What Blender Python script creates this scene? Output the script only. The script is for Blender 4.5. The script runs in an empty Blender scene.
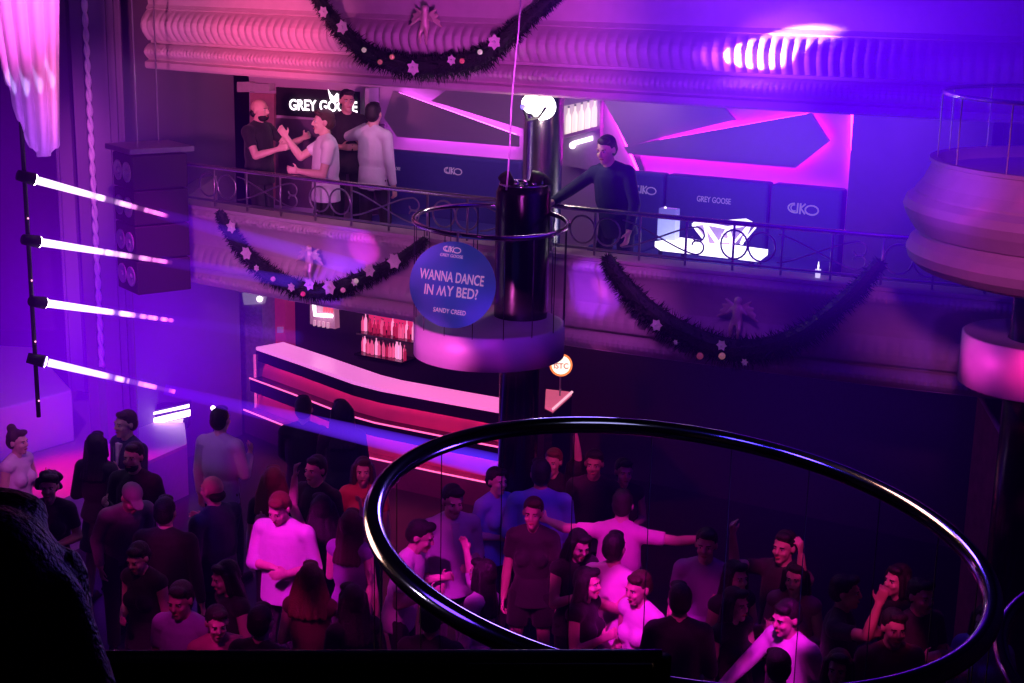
import bpy, bmesh, math, random
from mathutils import Vector, Matrix, Quaternion
random.seed(7)
SC = bpy.context.scene
COL = SC.collection
R = math.radians
V = Vector

# ------------------------------------------------------------------ camera
W, H, F = 1024, 683, 1480.0
CAMZ = 5.8
PITCH, ROLL = R(14.0), R(1.2)
fw = V((0, math.cos(PITCH), -math.sin(PITCH)))
up0 = V((0, math.sin(PITCH), math.cos(PITCH)))
rt0 = V((1, 0, 0))
rt = rt0 * math.cos(ROLL) + up0 * math.sin(ROLL)
up = up0 * math.cos(ROLL) - rt0 * math.sin(ROLL)
CP = V((0, 0, CAMZ))
cd = bpy.data.cameras.new('camera')
cam = bpy.data.objects.new('camera', cd)
COL.objects.link(cam)
cd.sensor_width = 36.0
cd.lens = F / W * 36.0
cd.clip_start = 0.05
cam.matrix_world = Matrix((
    (rt.x, up.x, -fw.x, CP.x), (rt.y, up.y, -fw.y, CP.y), (rt.z, up.z, -fw.z, CP.z), (0, 0, 0, 1)))
SC.camera = cam
SC.view_settings.view_transform = 'Standard'
SC.view_settings.look = 'None'
SC.view_settings.exposure = 0
SC.view_settings.gamma = 1


def ray(px, py):
    return fw + rt * ((px - 512) / F) - up * ((py - 341.5) / F)


def at_z(px, py, z):
    d = ray(px, py)
    return CP + d * ((z - CAMZ) / d.z)


def at_y(px, py, y):
    d = ray(px, py)
    return CP + d * (y / d.y)


# ------------------------------------------------------------------ materials
MATS = {}


def mat(name, col, rough=0.6, metal=0.0, emis=None, estr=0.0, var=0.12, scale=20.0, bump=0.0, bscale=60.0, sheen=0.0, alpha=1.0, spec=0.5, trans=0.0):
    if name in MATS:
        return MATS[name]
    m = bpy.data.materials.new(name)
    m.use_nodes = True
    nt = m.node_tree
    b = nt.nodes['Principled BSDF']
    tc = nt.nodes.new('ShaderNodeTexCoord')
    nz = nt.nodes.new('ShaderNodeTexNoise')
    nz.inputs['Scale'].default_value = scale
    nz.inputs['Detail'].default_value = 3
    nt.links.new(tc.outputs['Object'], nz.inputs['Vector'])
    mx = nt.nodes.new('ShaderNodeMix')
    mx.data_type = 'RGBA'
    mx.inputs['A'].default_value = (*[c * (1 - var) for c in col], 1)
    mx.inputs['B'].default_value = (*[min(1, c * (1 + var)) for c in col], 1)
    nt.links.new(nz.outputs['Fac'], mx.inputs['Factor'])
    nt.links.new(mx.outputs['Result'], b.inputs['Base Color'])
    b.inputs['Roughness'].default_value = rough
    b.inputs['Metallic'].default_value = metal
    b.inputs['Specular IOR Level'].default_value = spec
    if sheen:
        b.inputs['Sheen Weight'].default_value = sheen
    if alpha < 1:
        b.inputs['Alpha'].default_value = alpha
    if trans:
        b.inputs['Transmission Weight'].default_value = trans
    if emis is not None:
        b.inputs['Emission Color'].default_value = (*emis, 1)
        b.inputs['Emission Strength'].default_value = estr
    if bump:
        n2 = nt.nodes.new('ShaderNodeTexNoise')
        n2.inputs['Scale'].default_value = bscale
        n2.inputs['Detail'].default_value = 4
        nt.links.new(tc.outputs['Object'], n2.inputs['Vector'])
        bp = nt.nodes.new('ShaderNodeBump')
        bp.inputs['Strength'].default_value = bump
        bp.inputs['Distance'].default_value = 0.02
        nt.links.new(n2.outputs['Fac'], bp.inputs['Height'])
        nt.links.new(bp.outputs['Normal'], b.inputs['Normal'])
    MATS[name] = m
    return m


def glow(name, col, s):
    return mat(name, [c * 0.5 for c in col], 0.5, 0, col, s, var=0.02)


M = dict(
    black=mat('matt black paint', (.012, .010, .016), .7),
    gloss=mat('gloss black lacquer', (.012, .010, .018), .22, spec=.7),
    rubber=mat('dark rubber', (.02, .02, .022), .8),
    chrome=mat('polished chrome', (.72, .70, .74), .14, 1.0, var=.03),
    darkchrome=mat('dark polished steel', (.32, .30, .36), .12, 1.0, var=.05),
    satin=mat('satin steel', (.45, .43, .48), .32, 1.0, var=.05),
    iron=mat('wrought iron', (.40, .36, .42), .35, .9),
    plaster=mat('cream plaster moulding', (.56, .47, .46), .62, var=.10, scale=9, bump=.12, bscale=35),
    walldark=mat('dark plum wall paint', (.17, .10, .20), .8, var=.2, scale=3),
    wallpale=mat('lilac wall paint', (.20, .155, .23), .7, var=.05, scale=2),
    panel=mat('grey lacquer art panel', (.30, .28, .33), .45, var=.06, scale=4),
    floor=mat('dark dance floor', (.035, .022, .04), .38, var=.5, scale=4),
    ceil=mat('dark ceiling', (.05, .04, .07), .8),
    stage=mat('stage floor vinyl', (.55, .42, .46), .45, var=.1, scale=3),
    stageside=mat('stage skirt cloth', (.42, .36, .48), .8, var=.1),
    block=mat('white stage block', (.75, .72, .76), .6, var=.05, scale=3, bump=.1),
    curtain=mat('pale pleated satin', (.66, .56, .68), .42, var=.06, sheen=.4),
    navy=mat('navy banquette cover', (.07, .075, .34), .7, var=.08),
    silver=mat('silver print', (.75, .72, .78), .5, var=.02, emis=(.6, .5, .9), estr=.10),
    leaf=mat('dark green tinsel', (.020, .028, .026), .55, var=.5),
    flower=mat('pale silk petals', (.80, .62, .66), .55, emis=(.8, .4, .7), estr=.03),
    gilt=mat('gilded plaster', (.80, .66, .48), .4, .3),
    red=mat('red lacquer', (.55, .03, .07), .4),
    counter=mat('white bar counter', (.85, .80, .84), .25, var=.04),
    barpanel=mat('bar front panel', (.58, .12, .24), .45, var=.1, scale=6),
    brick=mat('painted rough brick', (.42, .34, .40), .8, var=.4, scale=16, bump=.9, bscale=24),
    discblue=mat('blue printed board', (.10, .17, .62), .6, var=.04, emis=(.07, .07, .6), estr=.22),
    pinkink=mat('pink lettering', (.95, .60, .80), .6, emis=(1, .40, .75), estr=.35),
    woodred=mat('dark stained wood', (.14, .05, .05), .45, var=.3),
)

# ------------------------------------------------------------------ object helpers


def link(name, data, parent=None):
    o = bpy.data.objects.new(name, data)
    COL.objects.link(o)
    if parent is not None:
        o.parent = parent
    return o


def tag(o, label=None, cat=None, group=None, kind=None):
    if label:
        o['label'] = label
    if cat:
        o['category'] = cat
    if group:
        o['group'] = group
    if kind:
        o['kind'] = kind
    return o


def thing(name, label, cat, loc=(0, 0, 0), rz=0.0, group=None):
    o = link(name, None)
    o.location = loc
    o.rotation_euler = (0, 0, rz)
    return tag(o, label, cat, group)


class MB:
    def __init__(self):
        self.v, self.f = [], []

    def add(self, vs, fs):
        n = len(self.v)
        self.v += [tuple(p) for p in vs]
        self.f += [tuple(n + i for i in q) for q in fs]
        return self

    def box(self, c, s, rz=0.0, m=None):
        hx, hy, hz = s[0] / 2, s[1] / 2, s[2] / 2
        q = Matrix.Rotation(rz, 3, 'Z') if m is None else m
        vs = [V(c) + q @ V((x * hx, y * hy, z * hz)) for z in (-1, 1) for x, y in ((-1, -1), (1, -1), (1, 1), (-1, 1))]
        return self.add(vs, [(3, 2, 1, 0), (4, 5, 6, 7), (0, 1, 5, 4), (1, 2, 6, 5), (2, 3, 7, 6), (3, 0, 4, 7)])

    def prism(self, poly, ext):
        n = len(poly)
        a = [V(p) for p in poly]
        b = [p + V(ext) for p in a]
        fs = [tuple(range(n)), tuple(range(2 * n - 1, n - 1, -1))]
        fs += [(i, n + i, n + (i + 1) % n, (i + 1) % n) for i in range(n)]
        return self.add(a + b, fs)

    def tube(self, pts, r, seg=10, closed=False, cap=True):
        pts = [V(p) for p in pts]
        n = len(pts)
        rr = r if isinstance(r, (list, tuple)) else [r] * n
        rings = []
        ref = None
        for i, p in enumerate(pts):
            if closed:
                t = pts[(i + 1) % n] - pts[i - 1]
            else:
                t = pts[min(i + 1, n - 1)] - pts[max(i - 1, 0)]
            t.normalize()
            if ref is None:
                ref = t.orthogonal().normalized()
            ref = (ref - t * ref.dot(t))
            if ref.length < 1e-6:
                ref = t.orthogonal()
            ref.normalize()
            bn = t.cross(ref)
            rings.append([p + (ref * math.cos(2 * math.pi * k / seg) + bn * math.sin(2 * math.pi * k / seg)) * rr[i] for k in range(seg)])
        vs = [q for ring in rings for q in ring]
        fs = []
        for i in range(n if closed else n - 1):
            a, b = i * seg, ((i + 1) % n) * seg
            sh = 0
            if closed and i == n - 1:
                sh = min(range(seg), key=lambda s: (rings[0][s] - rings[-1][0]).length)
            for k in range(seg):
                fs.append((a + k, a + (k + 1) % seg, b + (k + 1 + sh) % seg, b + (k + sh) % seg))
        if cap and not closed:
            fs.append(tuple(range(seg - 1, -1, -1)))
            fs.append(tuple((n - 1) * seg + k for k in range(seg)))
        return self.add(vs, fs)

    def capsule(self, a, b, r1, r2=None, seg=12, flat=False, squash=None):
        a, b = V(a), V(b)
        r2 = r1 if r2 is None else r2
        d = b - a
        L = d.length
        d = d.normalized() if L > 1e-6 else V((0, 0, 1))
        if squash is not None:
            x = V(squash[0]).normalized()
            x = (x - d * x.dot(d)).normalized()
            kx, ky = squash[1], squash[2]
        else:
            x = d.orthogonal().normalized()
            kx = ky = 1.0
        y = d.cross(x)
        prof = []
        if flat:
            prof = [(0, 1e-4), (0, r1), (L, r2), (L, 1e-4)]
        else:
            for i in range(5):
                t = math.pi / 2 * i / 4
                prof.append((-r1 * math.cos(t), max(r1 * math.sin(t), 1e-4)))
            for i in range(5):
                t = math.pi / 2 * i / 4
                prof.append((L + r2 * math.sin(t), max(r2 * math.cos(t), 1e-4)))
        vs, fs = [], []
        for h, r in prof:
            for k in range(seg):
                t = 2 * math.pi * k / seg
                vs.append(a + d * h + x * (r * kx * math.cos(t)) + y * (r * ky * math.sin(t)))
        for i in range(len(prof) - 1):
            for k in range(seg):
                fs.append((i * seg + k, i * seg + (k + 1) % seg, (i + 1) * seg + (k + 1) % seg, (i + 1) * seg + k))
        fs.append(tuple(range(seg - 1, -1, -1)))
        fs.append(tuple((len(prof) - 1) * seg + k for k in range(seg)))
        return self.add(vs, fs)

    def ball(self, c, r, m=None, seg=14, rings=9):
        rx, ry, rz = (r, r, r) if not isinstance(r, (tuple, list)) else r
        q = m if m is not None else Matrix.Identity(3)
        c = V(c)
        vs = [c + q @ V((0, 0, rz))]
        for i in range(1, rings):
            t = math.pi * i / rings
            for k in range(seg):
                a = 2 * math.pi * k / seg
                vs.append(c + q @ V((rx * math.sin(t) * math.cos(a), ry * math.sin(t) * math.sin(a), rz * math.cos(t))))
        vs.append(c + q @ V((0, 0, -rz)))
        fs = [(0, 1 + k, 1 + (k + 1) % seg) for k in range(seg)]
        for i in range(rings - 2):
            for k in range(seg):
                a, b = 1 + i * seg, 1 + (i + 1) * seg
                fs.append((a + k, b + k, b + (k + 1) % seg, a + (k + 1) % seg))
        e = len(vs) - 1
        a = 1 + (rings - 2) * seg
        fs += [(e, a + (k + 1) % seg, a + k) for k in range(seg)]
        return self.add(vs, fs)

    def lathe(self, prof, c=(0, 0, 0), seg=32, axis=None):
        c = V(c)
        q = Matrix.Identity(3) if axis is None else V((0, 0, 1)).rotation_difference(V(axis)).to_matrix()
        vs, fs = [], []
        for r, z in prof:
            for k in range(seg):
                t = 2 * math.pi * k / seg
                vs.append(c + q @ V((r * math.cos(t), r * math.sin(t), z)))
        for i in range(len(prof) - 1):
            for k in range(seg):
                fs.append((i * seg + k, i * seg + (k + 1) % seg, (i + 1) * seg + (k + 1) % seg, (i + 1) * seg + k))
        if prof[0][0] > 1e-3:
            fs.append(tuple(range(seg - 1, -1, -1)))
        if prof[-1][0] > 1e-3:
            fs.append(tuple((len(prof) - 1) * seg + k for k in range(seg)))
        return self.add(vs, fs)

    def build(self, name, m, parent=None, smooth=False, bevel=0.0, remesh=0.0, sm=2):
        me = bpy.data.meshes.new(name)
        inv = None
        if parent is not None:
            inv = world_of(parent).inverted()
            me.from_pydata([tuple(inv @ V(p)) for p in self.v] if WORLD[0] else self.v, [], self.f)
        else:
            me.from_pydata(self.v, [], self.f)
        bm = bmesh.new()
        bm.from_mesh(me)
        bmesh.ops.recalc_face_normals(bm, faces=bm.faces)
        bm.to_mesh(me)
        bm.free()
        if smooth:
            me.polygons.foreach_set('use_smooth', [True] * len(me.polygons))
        me.materials.append(m)
        o = link(name, me, parent)
        if remesh:
            md = o.modifiers.new('remesh', 'REMESH')
            md.mode = 'VOXEL'
            md.voxel_size = remesh
            md.use_smooth_shade = True
            if sm:
                s = o.modifiers.new('smooth', 'SMOOTH')
                s.factor = .5
                s.iterations = sm
        elif bevel:
            b = o.modifiers.new('bevel', 'BEVEL')
            b.width = bevel
            b.segments = 2
            b.limit_method = 'ANGLE'
        return o


WORLD = [True]      # True: builder coordinates are world coordinates, also for parts of a placed thing


def world_of(o):
    m = Matrix.LocRotScale(o.location, o.rotation_euler, o.scale)
    return m if o.parent is None else world_of(o.parent) @ m


def struct(name, mb, m, **k):
    o = mb.build(name, m, None, **k)
    o['kind'] = 'structure'
    return o


def one(name, mb, m, label, cat, group=None, **k):
    return tag(mb.build(name, m, None, **k), label, cat, group)


def text(body, size, mx, m, parent=None, name='lettering', off=0.0, ext=0.002, space=1.0, fit=None):
    """lettering standing in the plane whose x, y, normal and origin are the columns of MX"""
    cu = bpy.data.curves.new(name, 'FONT')
    cu.body = body
    cu.size = size
    cu.align_x = 'CENTER'
    cu.align_y = 'CENTER'
    cu.extrude = ext
    cu.offset = off
    cu.space_character = space
    tmp = link('lettering_outline', cu)
    bpy.context.view_layer.update()
    me = bpy.data.meshes.new_from_object(tmp)
    bpy.data.objects.remove(tmp)
    bpy.data.curves.remove(cu)
    if fit:
        xs = [v.co.x for v in me.vertices]
        ys = [v.co.y for v in me.vertices]
        mx_, my_ = (max(xs) + min(xs)) / 2, (max(ys) + min(ys)) / 2
        kx, ky = fit[0] / (max(xs) - min(xs)), fit[1] / (max(ys) - min(ys))
        for v in me.vertices:
            v.co.x = (v.co.x - mx_) * kx
            v.co.y = (v.co.y - my_) * ky
    me.materials.clear()
    me.materials.append(m)
    o = link(name, me, parent)
    o.matrix_local = (world_of(parent).inverted() @ mx) if parent is not None else mx
    return o


def frame(o, x, y):
    x = V(x).normalized()
    n = x.cross(V(y)).normalized()
    y = n.cross(x)
    return Matrix(((x.x, y.x, n.x, o[0]), (x.y, y.y, n.y, o[1]), (x.z, y.z, n.z, o[2]), (0, 0, 0, 1)))


def spot(loc, tgt, col, e, deg, blend=.4, rad=.05):
    l = bpy.data.lights.new('spot_light', 'SPOT')
    l.color = col
    l.energy = e
    l.spot_size = R(deg)
    l.spot_blend = blend
    l.shadow_soft_size = rad
    o = link('spot_light', l)
    o.location = loc
    o.rotation_euler = (V(tgt) - V(loc)).to_track_quat('-Z', 'Y').to_euler()
    return o


def point(loc, col, e, rad=.1):
    l = bpy.data.lights.new('point_light', 'POINT')
    l.color = col
    l.energy = e
    l.shadow_soft_size = rad
    o = link('point_light', l)
    o.location = loc
    return o


def area(loc, tgt, col, e, sx, sy=None):
    l = bpy.data.lights.new('area_light', 'AREA')
    l.color = col
    l.energy = e
    l.shape = 'RECTANGLE'
    l.size = sx
    l.size_y = sy or sx
    o = link('area_light', l)
    o.location = loc
    o.rotation_euler = (V(tgt) - V(loc)).to_track_quat('-Z', 'Y').to_euler()
    return o


# ------------------------------------------------------------------ the balcony line (plan curve of the parapets)


def yf(x):
    return 13.45 - .545 * x + .025 * x * x


def curve_pts(x0, x1, step):
    pts, x = [], x0
    while x < x1:
        sl = -.545 + .05 * x
        k = math.sqrt(1 + sl * sl)
        pts.append((V((x, yf(x), 0)), V((sl, -1, 0)) / k))
        x += step / k
    return pts


def on_curve(x, off=0.0, z=0.0):
    """point on the parapet line, OFF metres towards the hall"""
    sl = -.545 + .05 * x
    n = V((sl, -1, 0)).normalized()
    p = V((x, yf(x), z)) + n * off
    return p


def ray_curve(px, py, off=0.0):
    """where the sight line through a pixel meets the upright sheet OFF metres in front of the parapet line"""
    d = ray(px, py)
    lo, hi = 5.0, 30.0
    for _ in range(50):
        t = (lo + hi) / 2
        p = CP + d * t
        sl = -.545 + .05 * p.x
        g = (p.y - yf(p.x)) / math.sqrt(1 + sl * sl) + off
        if g > 0:
            hi = t
        else:
            lo = t
    return CP + d * lo


def sweep(name, profile, x0, x1, step, m, ret=None, kind='structure'):
    """profile(s) -> list of (outward offset, z); s is the running length"""
    pts = curve_pts(x0, x1, step)
    mb = MB()
    s, prev, rows = 0.0, None, []
    for p, n in pts:
        if prev is not None:
            s += (p - prev).length
        prev = p
        rows.append([p + n * d + V((0, 0, z)) for d, z in profile(s)])
    k = len(rows[0])
    vs = [q for r in rows for q in r]
    fs = [(i * k + j, (i + 1) * k + j, (i + 1) * k + j + 1, i * k + j + 1) for i in range(len(rows) - 1) for j in range(k - 1)]
    mb.add(vs, fs)
    if ret is not None:
        a = rows[0]
        b = [q + V(ret) for q in a]
        mb.add(a + b, [(j, j + 1, k + j + 1, k + j) for j in range(k - 1)])
    o = mb.build(name, m, None, smooth=False)
    if kind:
        o['kind'] = kind
    return o


def rib(s, pitch, amp):
    return amp * abs(math.sin(math.pi * s / pitch))


def prof_upper(s):
    a = [(.02, 4.74), (.10, 4.74), (.12, 4.76), (.12, 4.81), (.07, 4.83)]
    for i in range(7):                                   # small gadroon band
        t = i / 6
        a.append((.07 + .06 * math.sin(math.pi * t) + rib(s, .05, .016) * math.sin(math.pi * t), 4.84 + .15 * t))
    a += [(.05, 5.0), (.03, 5.0), (.03, 5.03), (.07, 5.03)]
    for i in range(9):                                   # big reeded ovolo
        t = i / 8
        a.append((.07 + .16 * math.sin(math.pi * (.15 + .72 * t)) - .07 + rib(s, .095, .028) * min(1, 2.5 * (1 - t)), 5.04 + .31 * t))
    a += [(.08, 5.36), (.05, 5.40)]
    for i in range(6):
        t = i / 5
        a.append((.05 + .14 * t * t, 5.42 + .75 * t))
    a += [(.22, 6.2), (.22, 6.3), (-.1, 6.3)]
    return a


def prof_mid(s):
    a = [(-.1, 2.5), (.05, 2.5)]
    for i in range(6):
        t = i / 5
        a.append((.05 + .055 * math.sin(math.pi * t) + rib(s, .05, .013) * math.sin(math.pi * t), 2.505 + .15 * t))
    a += [(.03, 2.66), (.01, 2.66), (.01, 2.69), (.04, 2.69)]
    for i in range(6):
        t = i / 5
        a.append((.04 + .05 * math.sin(math.pi * (.3 + .7 * t)) - .03 * t + rib(s, .10, .018) * math.sin(math.pi * t), 2.70 + .22 * t))
    for i in range(6):
        t = i / 5
        a.append((.01 + .10 * t * t, 2.93 + .27 * t))
    for i in range(5):
        t = i / 4
        a.append((.12 + .03 * math.sin(math.pi * t) + rib(s, .045, .012) * math.sin(math.pi * t), 3.21 + .11 * t))
    a += [(.14, 3.33), (.14, 3.36), (-.16, 3.36), (-.16, 2.68)]
    return a


sweep('trim_1', prof_upper, -3.86, 5.6, .012, M['plaster'], ret=(-.02, 2.0, 0))
sweep('trim_2', prof_mid, -3.66, 5.4, .0115, M['plaster'], ret=(-.02, 1.8, 0))


def slab(name, x0, x1, z0, z1, depth, m, front=-.05):
    pts = curve_pts(x0, x1, .3)
    mb = MB()
    vs, fs = [], []
    for p, n in pts:
        for d, z in ((front, z0), (front, z1), (-depth, z1), (-depth, z0)):
            vs.append(p + n * d + V((0, 0, z)))
    k = len(pts)
    for i in range(k - 1):
        for j in range(4):
            a, b = i * 4 + j, i * 4 + (j + 1) % 4
            fs.append((a, b, b + 4, a + 4))
    fs += [(0, 1, 2, 3), ((k - 1) * 4 + 3, (k - 1) * 4 + 2, (k - 1) * 4 + 1, (k - 1) * 4)]
    mb.add(vs, fs)
    return struct(name, mb, m)


slab('floor_balcony', -3.66, 5.4, 2.5, 2.68, 5.6, M['walldark'])
slab('ceiling_balcony', -3.86, 5.6, 4.76, 4.95, 3.5, M['ceil'], front=.02)

# room shell
struct('floor', MB().box((-1, 10, -.05), (18, 28, .1)), M['floor'])
struct('ceiling', MB().box((-1, 10, 9.05), (18, 28, .1)), M['ceil'])
struct('wall_back', MB().box((-1, 23.4, 4.5), (18, .1, 9)), M['walldark'])
struct('wall_front', MB().box((-1, -3.0, 4.5), (18, .1, 9)), M['walldark'])
struct('wall_stage', MB().box((-9.6, 10, 4.5), (.1, 28, 9)), M['walldark'])
struct('wall_right', MB().box((6.6, 10, 4.5), (.1, 28, 9)), M['walldark'])

# proscenium side wall: runs back from the stage opening to the bar
PA, PB = V((-4.58, 15.8, 0)), V((-3.42, 18.05, 0))
pd = (PB - PA).normalized()
pn = V((pd.y, -pd.x, 0))
mb = MB()
mb.prism([PA, PB, PB + V((0, 0, 9)), PA + V((0, 0, 9))], -pn * .15)
struct('wall_proscenium', mb, M['wallpale'])
pil = MB()
c = PA + pd * .02 + pn * .02 + V((.22, .0, 0))
ang = math.atan2(pd.y, pd.x)
pil.box((c.x, c.y, 4.5), (.30, .12, 9), 0)
pil.box((c.x + .10, c.y - .08, 4.5), (.04, .06, 9), 0)
pil.box((c.x + .02, c.y - .07, 4.5), (.03, .05, 9), 0)
pil.box((c.x + .17, c.y - .05, 4.5), (.03, .05, 9), 0)
struct('trim_3', pil, M['wallpale'])
struct('trim_4', MB().box((-5.22, 17.2, 4.9), (.15, .12, 8.2)).box((-5.14, 17.12, 4.9), (.03, .05, 8.2)).box((-5.30, 17.12, 4.9), (.03, .05, 8.2)), M['wallpale'])
mb = MB()
for sgn in (-1, 1):
    pts = []
    for i in range(240):
        t = i / 239
        a = i * .62
        pts.append(V((c.x - .17 + .016 * math.cos(a) * sgn, c.y - .1 + .016 * math.sin(a) * sgn, 8.8 - t * 7.3)))
    mb.tube(pts, .019, 6)
one('stage_rope', mb, mat('pale twisted cord', (.75, .68, .74), .6), 'long twisted pale cord hanging down the pilaster beside the stage', 'rope', smooth=True)

# upper hall wall behind the balcony (straight, parallel to the parapet)
WA, WB = V((-3.25, 18.13, 0)), V((5.6, 13.28, 0))
wd = (WB - WA).normalized()
wn = V((wd.y, -wd.x, 0))        # towards the hall
if wn.y > 0:
    wn = -wn
UPZ = V((0, 0, 1))


def wall_hit(px, py, off=0.0):
    d = ray(px, py)
    t = ((WA + wn * off) - CP).dot(wn) / d.dot(wn)
    return CP + d * t


mb = MB()
mb.prism([WA + UPZ * 2.68, WB + UPZ * 2.68, WB + UPZ * 4.8, WA + UPZ * 4.8], -wn * .1)
struct('wall_balcony', mb, mat('lilac wall', (.50, .42, .55), .65, var=.04, scale=2))
# dark side pillar closing the lounge
q = wall_hit(850, 160, .5)
q2 = wall_hit(915, 160, .5)
mb = MB()
mid = (q + q2) / 2
mb.prism([V((q.x, q.y, 2.6)), V((q2.x + .6, q2.y - .3, 2.6)), V((q2.x + .6, q2.y - .3, 4.8)), V((q.x, q.y, 4.8))], -wn * .6)
struct('wall_pier', mb, M['walldark'])

# geometric art panels, lit from behind
GLOW = glow('magenta LED strip', (.95, .10, .95), 11.0)
GLOW2 = glow('hot magenta LED strip', (.95, .02, .75), 13.0)
ART = [
    ([(393, 91), (518, 136), (518, 147), (397, 137), (384, 118)], 'grey angular wall panel, long wedge with magenta glow above the banquette beside the four guests', [(0, 1), (2, 3), (3, 4)], .12, 0),
    ([(452, 86), (523, 86), (523, 129), (431, 101)], 'pale grey angular wall panel tucked under the ceiling beside the chrome column', [(2, 3)], .075, 0),
    ([(598, 90), (716, 98), (735, 120), (655, 139), (628, 147), (616, 124)], 'grey angular wall panel with slanted lower edge beside the bottle niche', [(0, 5), (3, 2)], .075, 1),
    ([(624, 147), (653, 141), (811, 113), (829, 141), (795, 168), (628, 154)], 'dark grey pointed wall panel like an arrowhead above the long banquette', [(1, 2), (2, 3), (3, 4), (4, 5)], .135, 1),
]
for poly, lab, edges, off, hot in ART:
    pts = [wall_hit(x, y, off) for x, y in poly]
    t = tag(link('wall_art_panel', None), lab, 'wall panel', 'back-lit panels on the balcony wall')
    t.location = sum(pts, V()) / len(pts)
    mb = MB()
    mb.prism(pts, -wn * .035)
    mb.build('board', M['panel'], t)
    for a, b in edges:
        cen = t.location
        pa = pts[a] + (cen - pts[a]).normalized() * .055 - wn * .055
        pb = pts[b] + (cen - pts[b]).normalized() * .055 - wn * .055
        MB().tube([pa, pb], .012, 6).build('light_strip', GLOW2 if hot else GLOW, t)
# a strip running along the top of the banquettes and one up the wall at the pier
for (a, b, off, lab) in (((388, 158), (514, 166), .06, 'magenta light strip behind the banquette near the four guests'),
                         ((640, 178), (838, 196), .06, 'magenta light strip behind the long banquette by the glowing table'),
                         ((852, 112), (852, 186), .05, 'upright magenta light strip on the wall beside the dark pier'),
                         ((611, 110), (640, 176), .03, 'slanted magenta light strip between bottle niche and panels')):
    one('light_strip', MB().tube([wall_hit(*a, off), wall_hit(*b, off)], .014, 6), GLOW2 if a[0] > 560 else GLOW, lab, 'light strip', 'light strips on the balcony wall')

one('wall_fin', MB().prism([wall_hit(612, 97, .07), wall_hit(618, 97, .07), wall_hit(645, 171, .07), wall_hit(639, 171, .07)], -wn * .03), M['panel'], 'narrow slanted grey fin on the wall between bottle niche and panels', 'wall panel')
# ------------------------------------------------------------------ banquettes
EYE_STROKES = None


def emblem(parent, cen, x, y, s, m):
    """ring-and-stroke emblem printed on the banquettes and on the round board"""
    n = V(x).cross(V(y)).normalized()
    P = lambda u, v: V(cen) + V(x) * (u * s) + V(y) * (v * s) + n * .006
    mb = MB()
    arc = lambda cx, cy, rx, ry, a0, a1: [P(cx + rx * math.cos(R(a0 + (a1 - a0) * i / 14)), cy + ry * math.sin(R(a0 + (a1 - a0) * i / 14))) for i in range(15)]
    mb.tube(arc(-.52, .02, .46, .30, 95, 285), .05 * s, 6)
    mb.tube(arc(-.58, .02, .22, .20, 80, 300), .035 * s, 6)
    mb.tube(arc(.60, -.03, .44, .30, -180, 178), .055 * s, 6)
    mb.tube([P(-.34, .36), P(-.36, -.30)], .055 * s, 6)
    mb.tube([P(-.16, .36), P(-.18, -.34)], .06 * s, 6)
    mb.tube([P(.16, .34), P(-.14, .04), P(.16, -.32)], .055 * s, 6)
    return mb.build('emblem', m, parent)


def banquette(xa, ya, xb, yb, off, lab, prints):
    a, b = wall_hit(xa, ya, off), wall_hit(xb, yb, off)
    zt = (a.z + b.z) / 2
    a = V((a.x, a.y, 0))
    b = V((b.x, b.y, 0))
    L = (b - a).length
    c = (a + b) / 2
    t = thing('banquette', lab, 'sofa', (c.x, c.y, 2.68), 0, 'navy banquettes along the balcony wall')
    rz = math.atan2((b - a).y, (b - a).x)
    q = Matrix.Rotation(rz, 3, 'Z')
    bx = lambda name, off_, z0, z1, d, l, bev: MB().box(c + wn * off_ + UPZ * ((z0 + z1) / 2), (l, d, z1 - z0), rz).build(name, M['navy'], t, bevel=bev)
    bx('backrest', -.10, 3.0, zt, .18, L - .01, .03)
    bx('seat', .22, 2.95, 3.14, .60, L - .01, .04)
    bx('base', .20, 2.68, 2.95, .52, L - .04, .01)
    for kind, px, py, s in prints:
        p = wall_hit(px, py, off - .01 + .005)
        if kind == 'eye':
            emblem(t, p, wd, UPZ, s, M['silver'])
        else:
            text(kind, .15, frame(p + wn * .006, wd, UPZ), M['silver'], t, off=.001, fit=(s, s * .16))
    return t


banquette(384, 151, 520, 161, .5, 'navy banquette with one pale emblem behind the guest in the white dress shirt', [('eye', 453, 171, .11), ('GREY GOOSE', 392, 168, .23)])
banquette(610, 170, 664, 174.5, .5, 'navy banquette section behind the man in the dark suit', [('eye', 645, 190, .12)])
banquette(665, 175, 769, 183, .5, 'navy banquette section with printed lettering behind the glowing table', [('GREY GOOSE', 714, 200, .36)])
banquette(770, 183.5, 843, 190.5, .5, 'navy banquette section with pale emblem next to the dark pier', [('eye', 803, 209, .15)])

# sign over the lounge
a, b = wall_hit(277, 88, .06), wall_hit(352, 92, .06)
t = thing('wall_sign', 'black wall sign with glowing white lettering and flying bird', 'sign', tuple(wall_hit(316, 103, .06)))
cs = [wall_hit(276, 87, .05), wall_hit(358, 92, .05), wall_hit(358, 121, .05), wall_hit(276, 115, .05)]
MB().prism(cs, -wn * .04).build('board', M['black'], t)
WHITE = glow('white neon lettering', (1, .86, .95), 2.6)
text('GREY GOOSE', .215, frame(wall_hit(322.8, 105.8, .07), wall_hit(360, 107.6, .07) - wall_hit(282, 104.6, .07), UPZ), WHITE, t, off=.004, fit=(.98, .130))
p = lambda x, y: wall_hit(x, y, .075)
bd = MB()
bd.prism([p(328, 89), p(331, 94), p(334, 97), p(337, 93), p(341, 96), p(339, 101), p(334, 103), p(330, 99)], wn * .004)
bd.build('bird_emblem', WHITE, t)
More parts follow.
